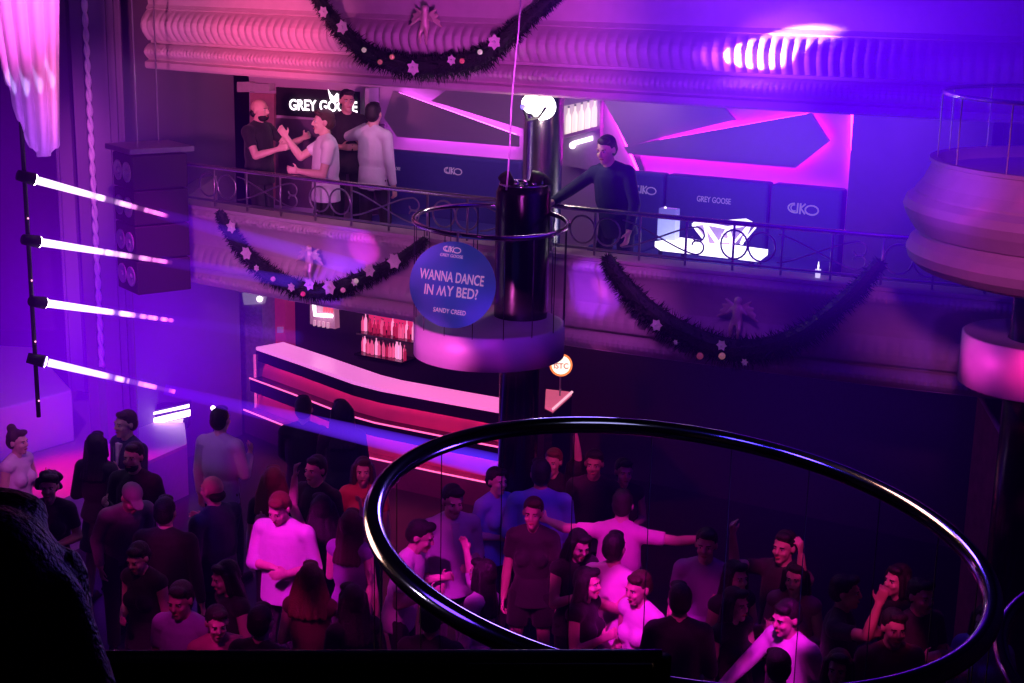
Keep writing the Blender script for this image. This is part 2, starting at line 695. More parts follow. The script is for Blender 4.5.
# wall lamp housing and red-lit door behind the guest in the dark tee
one('wall_speaker', MB().prism([wall_hit(237, 82, .12), wall_hit(250, 82, .12), wall_hit(250, 92, .12), wall_hit(237, 92, .12)], -wn * .1).prism([wall_hit(247, 83, .13), wall_hit(269, 84, .13), wall_hit(269, 91, .13), wall_hit(247, 91, .13)], -wn * .11), mat('pale plastic', (.5, .45, .5), .5), 'small pale box fixed high on the wall above the guest in the dark tee', 'speaker')
mb = MB().prism([wall_hit(250, 93, .05), wall_hit(274, 94, .05), wall_hit(274, 200, .05), wall_hit(250, 199, .05)], -wn * .06)
struct('door_1', mb, mat('reddish door', (.45, .20, .24), .5, var=.2))
struct('wall_lounge', MB().prism([wall_hit(275, 118, .02), wall_hit(384, 124, .02), wall_hit(384, 215, .02), wall_hit(275, 205, .02)], -wn * .03), mat('lounge plum wall', (.16, .10, .18), .7))
struct('trim_5', MB().prism([wall_hit(365, 88, .25), wall_hit(369, 88, .25), wall_hit(369, 150, .25), wall_hit(365, 150, .25)], -wn * .2), mat('pale corner', (.5, .45, .6), .6))

# backlit bottle niche next to the column
N = lambda x, y, o=.0: wall_hit(x, y, .12 + o)
t = thing('bottle_niche', 'back-lit cream shelf niche with glowing lettering strip beside the column', 'shelf', tuple(N(582, 130)))
MB().prism([N(563, 92), N(600, 92), N(600, 172), N(563, 165)], -wn * .08).build('back_panel', mat('niche panel', (.42, .30, .46), .6), t)
MB().prism([N(564, 106, .01), N(597, 99, .01), N(597, 126, .01), N(564, 135, .01)], -wn * .01).build('light_panel', glow('cream light panel', (1, .78, .86), .38), t)
MB().prism([N(563, 135, .1), N(600, 125.5, .1), N(600, 128.5, .1), N(563, 138.5, .1)], -wn * .1).build('shelf_board', mat('mauve shelf', (.5, .25, .5), .5), t)
MB().prism([N(572, 141.5, .03), N(592, 136, .03), N(592, 140.5, .03), N(572, 146, .03)], -wn * .02).build('lettering_strip', WHITE, t)
MB().ball(N(572.5, 145.5, .04), .036).build('lettering_dot', WHITE, t, smooth=True)
BOT = glow('glowing frosted bottle glass', (1, .82, .74), .95)


def bottle(base, h, r, m, cap, lab, group):
    t = tag(link('bottle', None), lab, 'bottle', group)
    t.location = base
    WORLD[0] = False
    MB().lathe([(r * .96, 0), (r, .01), (r, h * .58), (r * .85, h * .66), (r * .36, h * .76), (r * .34, h * .92)], seg=12).build('glass', m, t, smooth=True)
    MB().lathe([(r * .40, h * .92), (r * .40, h)], seg=10).build('cap', cap, t, smooth=True)
    WORLD[0] = True
    return t


def dup(o, loc, lab=None, group=None):
    c = o.copy()
    COL.objects.link(c)
    c.location = loc
    if lab:
        c['label'] = lab
    if group:
        c['group'] = group
    for ch in list(o.children):
        d = ch.copy()
        COL.objects.link(d)
        d.parent = c
    return c


for i, (bx_, by_) in enumerate(((568, 134.2), (574.5, 132.4), (581, 130.6), (587.5, 128.8), (594, 127))):
    p = N(bx_, by_, .06)
    ords = ['frosted bottle at the column end of the glowing niche', 'second frosted bottle from the column in the glowing niche', 'middle one of five frosted bottles in the glowing niche', 'fourth frosted bottle from the column in the glowing niche', 'frosted bottle farthest from the column in the glowing niche']
    if i == 0:
        b0 = bottle(p, .30, .028, BOT, M['satin'], ords[0], 'frosted bottles in the niche')
    else:
        dup(b0, p, ords[i])

# ------------------------------------------------------------------ glowing table on the balcony with bowl and ice box
T = lambda x, y, z=3.35: at_z(x, y, z)
tp = [T(655, 241.5), T(681, 237.5), T(768, 249.5), T(759, 256.5), T(661, 245.5)]
c = sum(tp, V()) / 5
TAB = glow('glowing white table top', (1, .93, 1), 1.9)
t = thing('lounge_table', 'low lounge table with glowing white top behind the balcony railing', 'table', (c.x, c.y, 2.68))
MB().prism(tp, V((0, 0, -.05))).build('tabletop', TAB, t)
for k in (0, 1, 2, 3):
    p = tp[k] + (c - tp[k]) * .12
    MB().tube([V((p.x, p.y, 2.68)), V((p.x, p.y, 3.30))], .02, 8).build('leg', M['darkchrome'], t)
bc = T(724, 243)
t = thing('ice_bowl', 'faceted glass ice bowl with white edges standing on the glowing table', 'bowl', (bc.x, bc.y, 3.352))
WHITE2 = glow('white bowl edge', (1, .92, 1), 1.5)
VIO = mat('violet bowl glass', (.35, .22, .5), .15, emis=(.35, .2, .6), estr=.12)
n8 = 8
top = [bc + V((.30 * math.cos(2 * math.pi * k / n8), .17 * math.sin(2 * math.pi * k / n8), .175 + (.03 if k % 2 else 0))) for k in range(n8)]
bot = [bc + V((.17 * math.cos(2 * math.pi * (k + .5) / n8), .10 * math.sin(2 * math.pi * (k + .5) / n8), .004)) for k in range(n8)]
mb = MB()
mb.add(top + bot, [(k, (k + 1) % n8, n8 + k) for k in range(n8)] + [(n8 + k, (k + 1) % n8, n8 + (k + 1) % n8) for k in range(n8)] + [tuple(n8 + k for k in range(n8))])
mb.build('facets', VIO, t)
mb = MB()
mb.tube(top, .015, 6, closed=True)
for k in range(n8):
    if k in (4, 5, 7, 6):
        mb.tube([top[k], bot[k]], .02, 6)
        mb.tube([top[(k + 1) % n8], bot[k]], .012, 6)
mb.build('rim_frame', WHITE2, t)
f0 = bc + V((0, -.15, .03))
MB().prism([f0 + V(q) for q in ((-.05, 0, .09), (-.03, 0, .05), (.0, 0, .04), (.03, 0, .065), (.05, 0, .05), (.045, 0, .0), (-.04, 0, -.0))], V((0, -.008, 0))).build('bird_emblem', WHITE2, t)
ib = T(668, 239.5)
t = thing('ice_box', 'pale blue glowing box with clear top standing at the end of the glowing table', 'box', (ib.x, ib.y, 3.352), R(-28))
WORLD[0] = False
MB().box((0, 0, .105), (.185, .12, .21)).build('body', mat('pale blue lit acrylic', (.45, .5, .75), .4, emis=(.32, .36, .85), estr=.75), t, bevel=.006)
MB().box((0, 0, .255), (.175, .11, .09)).build('lid', mat('clear blue acrylic', (.2, .18, .5), .2, emis=(.2, .17, .7), estr=.42), t, bevel=.006)
MB().ball((-.03, -.03, .305), .013).build('knob', WHITE2, t, smooth=True)
WORLD[0] = True
cl = at_z(805, 263, 3.38)
t = thing('tea_light', 'tiny lit glass tea light on the parapet near the dark pier', 'candle', (on_curve(cl.x, -.02, 3.36)))
WORLD[0] = False
MB().lathe([(.02, 0), (.025, .07)], seg=10).build('glass', glow('tea light glass', (.7, .6, 1), .9), t, smooth=True)
MB().lathe([(.004, .05), (.007, .1), (.001, .14)], seg=8).build('flame', glow('tea light flame', (1, .9, 1), 2.0), t, smooth=True)
WORLD[0] = True

# ------------------------------------------------------------------ railing with wrought scrolls
RZ = 3.77
t = thing('balcony_railing', 'long balcony railing with wrought iron rings and scrolls above the moulded parapet', 'railing', tuple(on_curve(0, 0, 3.36)))
RM = mat('pink brass handrail', (.75, .62, .66), .25, .9)
MB().tube([on_curve(-3.6 + i * .15, .04, RZ) for i in range(57)], .022, 10).build('handrail', RM, t, smooth=True)
MB().tube([on_curve(-3.6 + i * .15, .04, 3.42) for i in range(57)], .012, 8).build('bottom_rail', M['iron'], t, smooth=True)
for i in range(22):
    x = -3.5 + i * .385
    MB().tube([on_curve(x, .04, 3.34), on_curve(x, .04, RZ)], .011, 8).build('post', M['iron'], t, smooth=True)
x = -3.3
tl = 0
while x < 4.6:
    mb = MB()
    P = lambda dx, dz: on_curve(x + dx, .04, 3.42 + dz)
    for cx in (.115, .335):
        mb.tube([P(cx + .107 * math.cos(R(a)), .165 + .125 * math.sin(R(a))) for a in range(0, 360, 18)], .009, 6, closed=True)
    mb.build('ring_scroll', M['iron'], t, smooth=True)
    mb = MB()
    for sg in (1, -1):
        pts = []
        for i in range(40):
            u = i / 39
            pts.append(P(.46 + .62 * u, .165 + sg * .12 * math.cos(math.pi * u) * (1 - .2 * math.sin(math.pi * u))))
        for i in range(24):
            a = -90 * sg + 260 * sg * i / 23
            r = .075 * (1 - .55 * i / 23)
            pts.append(P(1.08 + r * math.cos(R(a)), .165 - sg * .12 + sg * .075 + r * math.sin(R(a))))
        mb.tube(pts, .008, 6)
    mb.build('leaf_scroll', M['iron'], t, smooth=True)
    x += 1.27

# ------------------------------------------------------------------ garlands and cherubs on the parapets


def garland(pix, off, lab, flowers, rad):
    ctrl = [ray_curve(x, y, off) for x, y in pix]
    pts = []
    n = len(ctrl)
    for i in range(n - 1):
        p0, p1, p2, p3 = ctrl[max(i - 1, 0)], ctrl[i], ctrl[i + 1], ctrl[min(i + 2, n - 1)]
        for k in range(14):
            u = k / 14
            pts.append(.5 * ((2 * p1) + (p2 - p0) * u + (2 * p0 - 5 * p1 + 4 * p2 - p3) * u * u + (3 * p1 - p0 - 3 * p2 + p3) * u ** 3))
    pts.append(ctrl[-1])
    t = thing('garland', lab, 'garland', tuple(pts[len(pts) // 2]), 0, 'tinsel garlands on the balconies')
    m = len(pts)
    mb = MB()
    mb.tube(pts, [rad * .55 * (.55 + .45 * math.sin(math.pi * i / (m - 1))) for i in range(m)], 8)
    for _ in range(5200):
        i = random.uniform(0, m - 1.01)
        a = pts[int(i)].lerp(pts[int(i) + 1], i % 1)
        w = rad * (.5 + .6 * math.sin(math.pi * i / (m - 1)))
        d = V((random.gauss(0, 1), random.gauss(0, 1), random.gauss(0, 1))).normalized()
        e = a + d * w * random.uniform(.6, 1.15) + V((0, 0, -.02))
        s = d.orthogonal().normalized() * .013
        mb.add([a + s, a - s, e], [(0, 1, 2)])
    mb.build('foliage', M['leaf'], t)
    for (x, y, r) in flowers:
        r *= .85
        c = ray_curve(x, y, off + rad * 1.1)
        fb = MB()
        a0 = random.uniform(0, 60)
        for k in range(6):
            a = R(a0 + 60 * k)
            n = V((-.45, -.85, 0))
            u = V((.85, -.45, 0))
            d = u * math.cos(a) + UPZ * math.sin(a)
            side = n.cross(d)
            tip = c + d * r + n * r * .25
            fb.add([c, c + d * r * .55 + side * r * .38 + n * .01, tip, c + d * r * .55 - side * r * .38 + n * .01], [(0, 1, 2, 3)])
        fb.ball(c + V((-.01, -.02, 0)), r * .22, seg=8, rings=6)
        fb.build('flower', M['flower'], t)
    return t


def baubles(t, off, pix, r=.022):
    for x, y, col in pix:
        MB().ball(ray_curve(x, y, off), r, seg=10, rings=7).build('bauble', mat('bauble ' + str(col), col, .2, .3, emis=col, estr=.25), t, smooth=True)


g1 = garland([(312, -12), (335, 22), (372, 55), (425, 66), (480, 57), (520, 25), (560, -8)], .26, 'dark tinsel garland with pale flowers looped on the uppermost parapet', [(324, 12, .07), (343, 27, .085), (414, 68, .085), (495, 42, .085), (452, 60, .06)], .15)
baubles(g1, .42, [(364, 50, (.9, .7, .6)), (392, 57, (.95, .25, .25)), (480, 52, (.95, .85, .7)), (462, 61, (.8, .1, .2)), (380, 62, (.7, .15, .2))], .024)
g2 = garland([(220, 212), (228, 228), (245, 252), (275, 277), (318, 291), (360, 279), (395, 262), (425, 240)], .20, 'dark tinsel garland with many silvery flowers on the parapet beside the round board', [(232, 227, .08), (247, 253, .09), (257, 268, .045), (292, 287, .06), (310, 284, .08), (330, 287, .1), (355, 282, .05), (370, 270, .085), (395, 261, .1)], .13)
baubles(g2, .36, [(273, 279, (.8, .15, .6)), (303, 294, (.95, .05, .2)), (343, 290, (.9, .2, .5)), (356, 281, (1, .8, .7))], .026)
g3 = garland([(607, 258), (622, 282), (655, 315), (700, 340), (745, 350), (800, 335), (850, 295), (880, 262)], .20, 'unlit dark garland on the parapet below the glowing table', [(657, 325, .07), (676, 342, .03), (722, 345, .06), (745, 362, .04)], .17)
baubles(g3, .40, [(722, 356, (.6, .2, .25)), (700, 356, (.4, .05, .15))], .03)


def cherub(px, py, off, s, lab):
    c = ray_curve(px, py, off)
    x = V((.86, -.5, 0))
    n = V((-.5, -.86, 0))
    P = lambda u, v, w=0: c + x * (u * s) + UPZ * (v * s) + n * (w * s)
    mb = MB()
    mb.ball(P(0, .34), .085 * s)
    mb.capsule(P(0, .22), P(0, .0), .085 * s, .1 * s)
    mb.capsule(P(-.05, -.02), P(-.10, -.2, .06), .065 * s, .05 * s)
    mb.capsule(P(-.10, -.2, .06), P(-.12, -.38), .05 * s, .03 * s)
    mb.capsule(P(.05, -.02), P(.08, -.22, .08), .065 * s, .05 * s)
    mb.capsule(P(.08, -.22, .08), P(.03, -.4), .05 * s, .03 * s)
    mb.capsule(P(-.08, .2), P(-.2, .08, .05), .045 * s, .035 * s)
    mb.capsule(P(.08, .2), P(.2, .1, .05), .045 * s, .035 * s)
    t = one('cherub_relief', mb, M['gilt'], lab, 'ornament', 'cherub reliefs on the parapets', remesh=.012 * s * 2.2)
    wb = MB()
    for sg in (-1, 1):
        for k in range(4):
            wb.capsule(P(sg * .06, .2, -.03), P(sg * (.26 + .05 * k), .34 - .12 * k, -.02), .05 * s, .03 * s)
    wb.build('wings', M['gilt'], t, remesh=.012 * s * 2.2)
    return t


cherub(425, 25, .20, .42, 'gilded cherub relief with spread wings above the uppermost garland')
cherub(309, 262, .20, .40, 'gilded cherub relief with spread wings above the flowered garland')
cherub(737, 318, .20, .44, 'dim cherub relief on the shadowed parapet above the unlit garland')
# ------------------------------------------------------------------ column with lamp and round go-go podium


def ring_pts(c, r, tx, ty, n=72):
    return [V((c[0] + r * math.cos(2 * math.pi * k / n), c[1] + r * math.sin(2 * math.pi * k / n), c[2] + r * math.cos(2 * math.pi * k / n) * tx + r * math.sin(2 * math.pi * k / n) * ty)) for k in range(n)]


MY = 12.55
cc = at_y(522, 260, MY)
CX, CY = cc.x, cc.y
zz = lambda px, py, y=CY - .17: at_y(px, py, y).z
zt, zb = zz(522, 188), zz(525, 330)
t = thing('podium_mast', 'black glossy mast with wide casing that carries the round podium in front of the parapet', 'mast', (CX, CY, 0))
MB().lathe([(.21, 0), (.175, .03), (.175, zb - .35), (.22, zb - .3), (.235, zb), (.235, zt - .06), (.21, zt), (.02, zt + .005)], (CX, CY, 0), 40).build('black_casing', M['gloss'], t, smooth=True)
mb = MB()
for k in range(5):
    a = R(-110 + 26 * k)
    mb.ball((CX + .17 * math.cos(a), CY + .17 * math.sin(a), zt + .035), .026, seg=10, rings=6)
mb.tube(ring_pts((CX, CY, zt + .01), .20, 0, 0, 40), .012, 6, closed=True)
mb.build('clamp_collar', M['chrome'], t, smooth=True)
for dx, dy, hx in ((-.17, .05, .08), (.19, .02, .06), (.12, -.1, .12)):
    MB().capsule((CX + dx * .7, CY + dy, zt), (CX + dx, CY + dy - .03, zt + hx), .05, .06, flat=True).build('spot_head', M['black'], t, smooth=True)
# chrome column standing behind the railing and holding the upper balcony
c2 = at_y(543, 140, yf(.28) + .45)
KX, KY = c2.x, c2.y
mb = MB().lathe([(.205, 2.68), (.205, 2.75), (.185, 2.8), (.185, 4.66), (.20, 4.70), (.20, 4.76)], (KX, KY, 0), 48)
one('chrome_column', mb, mat('brushed chrome sheet', (.62, .58, .64), .24, 1.0, var=.04), 'polished chrome column between balcony floor and ceiling below the twin-lens lamp', 'column', smooth=True)

# lamp shining at the top of the column: two round lenses side by side, looking like a heart
lp = at_y(538, 109, KY - .36)
t = thing('stage_lamp', 'blazing white twin-lens lamp clamped to the top of a metal column', 'lamp', tuple(lp))
dl = (CP - lp).normalized()
LW = glow('blazing lamp lens', (1, .93, .90), 14)
x_ = V((1, 0, 0))
MB().lathe([(.001, .03), (.06, .03), (.108, .0), (.115, -.02)], lp + x_ * .045 + V((0, 0, .02)), 24, dl).build('lens', LW, t, smooth=True)
MB().lathe([(.001, .03), (.05, .03), (.088, .0), (.092, -.02)], lp - x_ * .055 + V((0, 0, .05)), 24, dl).build('lens', LW, t, smooth=True)
MB().capsule(lp + V((0, .13, .03)), lp + V((0, .05, .03)), .10, .12, flat=True).build('housing', M['black'], t, smooth=True)
MB().tube([lp + V((-.12, .02, .16)), lp + V((-.13, .02, .0)), lp + V((-.09, -.0, -.10)), lp + V((.01, -.02, -.07)), lp + V((.07, -.04, .02))], .014, 8).build('bracket', M['black'], t, smooth=True)
MB().ball(lp + V((-.135, -.02, .02)), .025).build('indicator', glow('blue indicator', (.2, .15, 1), 2), t, smooth=True)

# middle podium hung on the column
PC = at_y(491, 221, 12.15)
PR = 77.0 / F * (at_y(491, 221, 12.15) - CP).dot(fw)
t = thing('round_podium', 'round hanging podium with steel ring rail and satin drum, fixed to the column', 'podium', (PC.x, PC.y, zz(490, 372, PC.y - PR)))
RSTEEL = M['chrome']
MB().tube(ring_pts(PC, PR, -.02, .05), .021, 12, closed=True).build('ring_rail', RSTEEL, t, smooth=True)
zd0, zd1 = zz(490, 374, PC.y - PR), zz(475, 340, PC.y - PR)
MB().lathe([(PR - .05, zd0), (PR, zd0 + .01), (PR, zd1), (PR - .02, zd1 + .012), (PR - .04, zd1), (PR - .05, zd1 - .03), (.001, zd1 - .03)], (PC.x, PC.y, 0), 56).build('drum', mat('satin drum sheet', (.62, .52, .62), .5, .15, var=.05), t, smooth=True)
for k in range(16):
    a = 2 * math.pi * (k + .5) / 16
    q = V((PC.x + PR * math.cos(a), PC.y + PR * math.sin(a), 0))
    MB().tube([q + UPZ * zd1, q + UPZ * (PC.z - .02 * PR * math.cos(a) + .05 * PR * math.sin(a))], .004, 6).build('rod', M['darkchrome'], t)
MB().box(((PC.x + CX) / 2 + .05, (PC.y + CY) / 2 + .05, zd0 + .05), (.5, .3, .08), .6).build('bracket', M['black'], t)

# round advertising board hung on the podium
bc = at_y(452.5, 285, PC.y - PR - .10)
t = thing('round_board', 'round blue printed board with pink lettering hung on the front of the podium', 'sign', tuple(bc))
rr = 43.5 / F * (bc - CP).dot(fw)
nrm = (V((-.12, -1, .10))).normalized()
bx = V((1, -.12, -.088)).normalized()
bm_ = frame(bc, bx, nrm.cross(bx) if nrm.cross(bx).z > 0 else -nrm.cross(bx))
nv = V((bm_[0][2], bm_[1][2], bm_[2][2]))
bxv, byv = V((bm_[0][0], bm_[1][0], bm_[2][0])), V((bm_[0][1], bm_[1][1], bm_[2][1]))
mb = MB()
mb.lathe([(.001, -.012), (rr * 1.0, -.012), (rr * 1.0, .006), (.001, .006)], bc, 56, nv)
o = mb.build('disc', M['discblue'], t)


def on_board(px, py):
    d = ray(px, py)
    return CP + d * ((bc + nv * .009 - CP).dot(nv) / d.dot(nv))


PXM = (bc - CP).dot(fw) / F
for s_, px_, py_, w_, h_, o_ in (('WANNA DANCE', 451.8, 277.2, 65, 10.5, .0018), ('IN', 428.9, 289.2, 8.8, 10.3, .0018), ('Y BED?', 462.2, 292.8, 31.5, 10.5, .0018), ('SANDY CREED', 449.5, 311.3, 33, 4.6, .001), ('GREY GOOSE', 451.5, 255.8, 23, 3.0, .0005)):
    text(s_, .15, frame(on_board(px_, py_), bxv, byv), M['pinkink'], t, off=o_, fit=(w_ * PXM, h_ * PXM))
text('W', .15, frame(on_board(441.6, 290.6), -bxv, -byv), M['pinkink'], t, off=.0012, fit=(10.2 * PXM, 10.3 * PXM))    # the M is a W turned over
emblem(t, on_board(452, 249.5), bxv, byv, .068, M['pinkink'])
MB().tube([bc + byv * rr * .9 - nv * .01, bc + byv * rr * 1.05 - nv * .0 + V((0, .08, .05))], .01, 6).build('hook', M['iron'], t)

# thin cable hanging in front of the lounge
a, b = at_y(521, -12, 11.2), at_y(506, 190, 11.2)
one('hanging_cable', MB().tube([a.lerp(b, i / 10) + V((.006 * math.sin(i * .9), 0, 0)) for i in range(11)], .0065, 8), mat('pale cable', (.6, .5, .62), .4), 'thin pale cable hanging down in front of the chrome column', 'cable', smooth=True)

# ------------------------------------------------------------------ near podium ring rail and the one cut by the frame
K = .6 / .7
t = thing('podium_ring', 'big polished steel ring rail of the nearest podium hanging over the dancers', 'podium', (.392 * K, 3.201 * K, CAMZ - 1.25 * K - .95))
cn = (.392 * K, 3.201 * K, CAMZ - 1.25 * K)
MB().tube(ring_pts(cn, .6, -.086, .055, 144), .0195, 20, closed=True).build('ring_rail', M['darkchrome'], t, smooth=True)
rp = ring_pts(cn, .6, -.086, .055, 20)
for q in rp:
    MB().tube([q, V((q.x, q.y, cn[2] - .95))], .0012, 6).build('rod', M['rubber'], t)
MB().lathe([(.55, cn[2] - 1.25), (.6, cn[2] - 1.23), (.6, cn[2] - .95), (.001, cn[2] - .97)], (cn[0], cn[1], 0), 48).build('drum', mat('dark drum sheet', (.2, .17, .22), .4, .5), t, smooth=True)
for q in (rp[3], rp[12]):
    pass
e = at_y(1017, 677, 3.5)
one('podium_ring', MB().tube([e + V((.6 * math.cos(R(a)) + .585, .6 * math.sin(R(a)), 0.05 * math.sin(R(a)))) for a in range(0, 360, 5)], .0195, 14, closed=True), M['darkchrome'], 'steel ring rail of a second podium, only a short arc in view', 'podium', smooth=True)

# rail of the photographer's balcony
ra, rb = at_y(90, 657, 1.72), at_y(662, 656, 1.70)
t = thing('balcony_rail', 'dark padded balcony rail running along the bottom edge above the dancers', 'railing', (ra.x, ra.y, 3.78))
MB().tube([ra + (rb - ra) * i / 20 + V((-.5 + .5 * min(1, i), 0, 0)) * 0 for i in range(21)], .0085, 14).build('handrail', mat('dark lacquered handrail', (.10, .10, .15), .3), t, smooth=True)
MB().prism([ra + V((-.4, .0, -.012)), rb + V((0, 0, -.012)), V((rb.x, rb.y, 3.75)), V((ra.x - .4, ra.y, 3.75))], V((0, .012, 0))).build('infill_panel', M['black'], t)
MB().tube([rb, V((rb.x, rb.y, 3.75))], .012, 12).build('post', M['black'], t, smooth=True)
struct('floor_upper', MB().box((-1.5, -.7, 3.7), (6, 4.8, .1)), M['ceil'])

# ------------------------------------------------------------------ rounded box and drum at the far end
bc2 = at_y(1086, 240, 10.0)
BX, BY = bc2.x, bc2.y
S = (bc2 - CP).dot(fw) / F
RB = 180 * S
Zp = lambda py, px=1000, y=BY - .9: at_y(px, py, y).z
zt_, zb_ = at_y(1086, 184, BY - 155 * S).z, at_y(1060, 309, BY - 150 * S).z
t = thing('rounded_box', 'rounded plaster-moulded theatre box bulging from the dark end of the hall', 'theatre box', (BX, BY, zb_))
hh = zt_ - zb_
prof = [(.05, 0), (.80, .0), (.90, .05), (.95, .12), (.965, .20), (.945, .28), (.90, .33), (.90, .36), (.93, .38), (.98, .50), (1.0, .58), (.985, .65), (.94, .70), (.94, .72), (.90, .80), (.865, .92), (.86, .96), (.875, .97), (.875, 1.0), (.83, 1.0), (.81, .90), (.05, .89)]
MB().lathe([(r * RB, zb_ + z * hh) for r, z in prof], (BX, BY, 0), 96).build('shell', M['plaster'], t, bevel=0)
zr = at_y(1010, 106, BY - 130 * S).z
MB().tube(ring_pts((BX, BY, zr), 150 * S, 0, 0, 48), .016, 10, closed=True).build('handrail', M['chrome'], t, smooth=True)
for k in range(14):
    a = 2 * math.pi * (k + .5) / 14
    MB().tube([(BX + 150 * S * math.cos(a), BY + 150 * S * math.sin(a), zt_ - .05), (BX + 150 * S * math.cos(a), BY + 150 * S * math.sin(a), zr)], .005, 6).build('post', M['iron'], t)
bc2 = at_y(1036, 365, 10.2)
BX, BY = bc2.x, bc2.y
S = (bc2 - CP).dot(fw) / F
Zp = lambda py: at_y(1000, py, BY - 60 * S).z
struct('trim_7', MB().lathe([(.2, 0), (.2, zb_ + .02)], (BX, BY, 0), 24), M['gloss'], smooth=True)
z0, z1 = Zp(402), Zp(350)
MBd = MB().lathe([(68 * S, z0), (74 * S, z0 + .015), (74 * S, z1), (72 * S, z1 + .01), (68 * S, z1 - .02), (.21, z1 - .02)], (BX, BY, 0), 56)
MBd.f = MBd.f[:-1]
one('podium_drum', MBd, MATS['satin drum sheet'], 'satin podium drum under the rounded theatre box', 'podium', smooth=True)
# stair parapet below it, the red light put into its colour
a = at_y(978, 392, 12.2)
b = at_y(1040, 500, 10.6)
t = thing('stair_parapet', 'sloping red-lit stair parapet with bright edge under the podium drum', 'stair', (a.x, a.y, 0))
MB().prism([a, b, V((b.x, b.y, 0)), V((a.x, a.y, 0))], V((.9, .5, 0))).build('side_wall', mat('stair wall with red light in colour', (.40, .10, .14), .6, var=.4, scale=8), t)
MB().tube([a, b], .022, 8).build('handrail', mat('rose edge rail', (.8, .4, .5), .4), t, smooth=True)

# ------------------------------------------------------------------ bar under the balcony


def offs(line, d):
    out = []
    for i, p in enumerate(line):
        t_ = (line[min(i + 1, len(line) - 1)] - line[max(i - 1, 0)]).normalized()
        n_ = V((t_.y, -t_.x, 0))
        if n_.y > 0:
            n_ = -n_
        out.append(p + n_ * d)
    return out


def ribbon(line, prof_):
    """sweep a closed cross-section (outward, z) along a plan line"""
    k = len(prof_)
    rows = [offs(line, d) for d, z in prof_]
    vs = []
    for i in range(len(line)):
        for j, (d, z) in enumerate(prof_):
            q = rows[j][i]
            vs.append((q.x, q.y, z))
    n = len(line)
    fs = [(i * k + j, (i + 1) * k + j, (i + 1) * k + (j + 1) % k, i * k + (j + 1) % k) for i in range(n - 1) for j in range(k)]
    fs += [tuple(range(k)), tuple((n - 1) * k + j for j in reversed(range(k)))]
    return MB().add(vs, fs)


BL = [V((p.x, p.y, 0)) for p in (at_z(256, 347, 1.1), at_z(300, 362, 1.1), at_z(353, 381, 1.1), at_z(380, 388, 1.1), at_z(450, 401, 1.1), at_z(512, 412, 1.1))]
t = thing('bar', 'curved bar with glowing pink-white counter and two red-lit tiers in its front', 'bar', tuple(BL[2]))
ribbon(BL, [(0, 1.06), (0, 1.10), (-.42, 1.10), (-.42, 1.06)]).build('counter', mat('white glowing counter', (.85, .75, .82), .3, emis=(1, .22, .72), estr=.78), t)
ribbon(BL, [(.0, .92), (.0, 1.058), (-.40, 1.058), (-.40, 1.0), (-.03, 1.0), (-.03, .92)]).build('counter_edge', M['gloss'], t)
ribbon(BL, [(-.08, .70), (-.16, 1.0), (-.38, 1.0), (-.38, .70)]).build('upper_panel', M['barpanel'], t)
ribbon(BL, [(.10, .535), (.10, .70), (-.38, .70), (-.38, .64), (.07, .64), (.07, .535)]).build('ledge', M['gloss'], t)
ribbon(BL, [(.02, .30), (-.06, .64), (-.38, .64), (-.38, .30)]).build('lower_panel', M['barpanel'], t)
ribbon(BL, [(.20, .0), (.20, .30), (-.38, .30), (-.38, .0)]).build('plinth', mat('wine plinth', (.26, .08, .16), .5), t)
STRIP = glow('pink-red LED edge', (1, .12, .42), 1.6)
for d, z, nm in ((.105, .70, 'ledge_light'), (.205, .30, 'ledge_light')):
    MB().tube([V((q.x, q.y, z + .006)) for q in offs(BL, d)], .011, 6).build(nm, STRIP, t)
for d, z in ((-.06, .965), (.04, .60)):
    MB().tube([V((q.x, q.y, z)) for q in offs(BL, d)], .006, 6).build('panel_light', glow('panel wash LED', (1, .05, .32), 26.0), t)
e = at_z(264, 356, .95)
MB().tube([V((BL[0].x - .02, BL[0].y, 1.0)), V((BL[0].x - .02, BL[0].y, .05))], .018, 6).build('end_light', glow('dim pink end light', (1, .1, .5), .55), t)
MB().tube([V((BL[-1].x + .01, BL[-1].y, 1.1)), V((BL[-1].x + .02, BL[-1].y + .28, 1.52))], .008, 6).build('end_post', glow('dim pink end light', (1, .1, .5), .55), t)

# counter flap past the column
pp = [at_z(546, 389, 1.15), at_z(572, 392, 1.15), at_z(553, 409, 1.15), at_z(545, 405, 1.15)]
t = thing('side_counter', 'small pink-lit wedge of counter past the black column', 'counter', (pp[0].x, pp[0].y, 0))
MB().prism(pp, V((0, 0, -.04))).build('top', mat('pink lit counter wedge', (.7, .3, .4), .4, emis=(1, .16, .34), estr=.50), t)
MB().tube([pp[1], pp[2]], .016, 6).build('edge_light', glow('pink edge', (1, .45, .62), 1.1), t)
MB().prism([V((q.x, q.y, 1.10)) for q in pp], V((0, 0, -1.1))).build('base', M['gloss'], t)
rs = at_y(561, 365, pp[0].y - .3)
t = thing('round_sign', 'round glowing cream sign with orange rim half hidden behind the podium', 'sign', tuple(rs))
RS = .128
MB().lathe([(.001, 0), (RS * .82, 0), (RS * .82, .01), (.001, .01)], rs, 36, V((0, -1, .25))).build('face', glow('cream sign face', (1, .78, .62), 1.7), t)
MB().lathe([(RS * .82, -.01), (RS, -.01), (RS, .014), (RS * .82, .014), (RS * .82, -.01)], rs, 36, V((0, -1, .25))).build('rim', glow('orange sign rim', (1, .22, .06), 1.3), t)
text('ISTC', .085, frame(rs + V((-.0, -.018, -.01)), (1, 0, 0), (0, .25, 1)), glow('rose letters', (.9, .3, .3), .6), t, off=.003)
MB().tube([rs + V((0, .03, 0)), V((rs.x, rs.y + .03, 1.11))], .012, 8).build('stem', M['iron'], t)

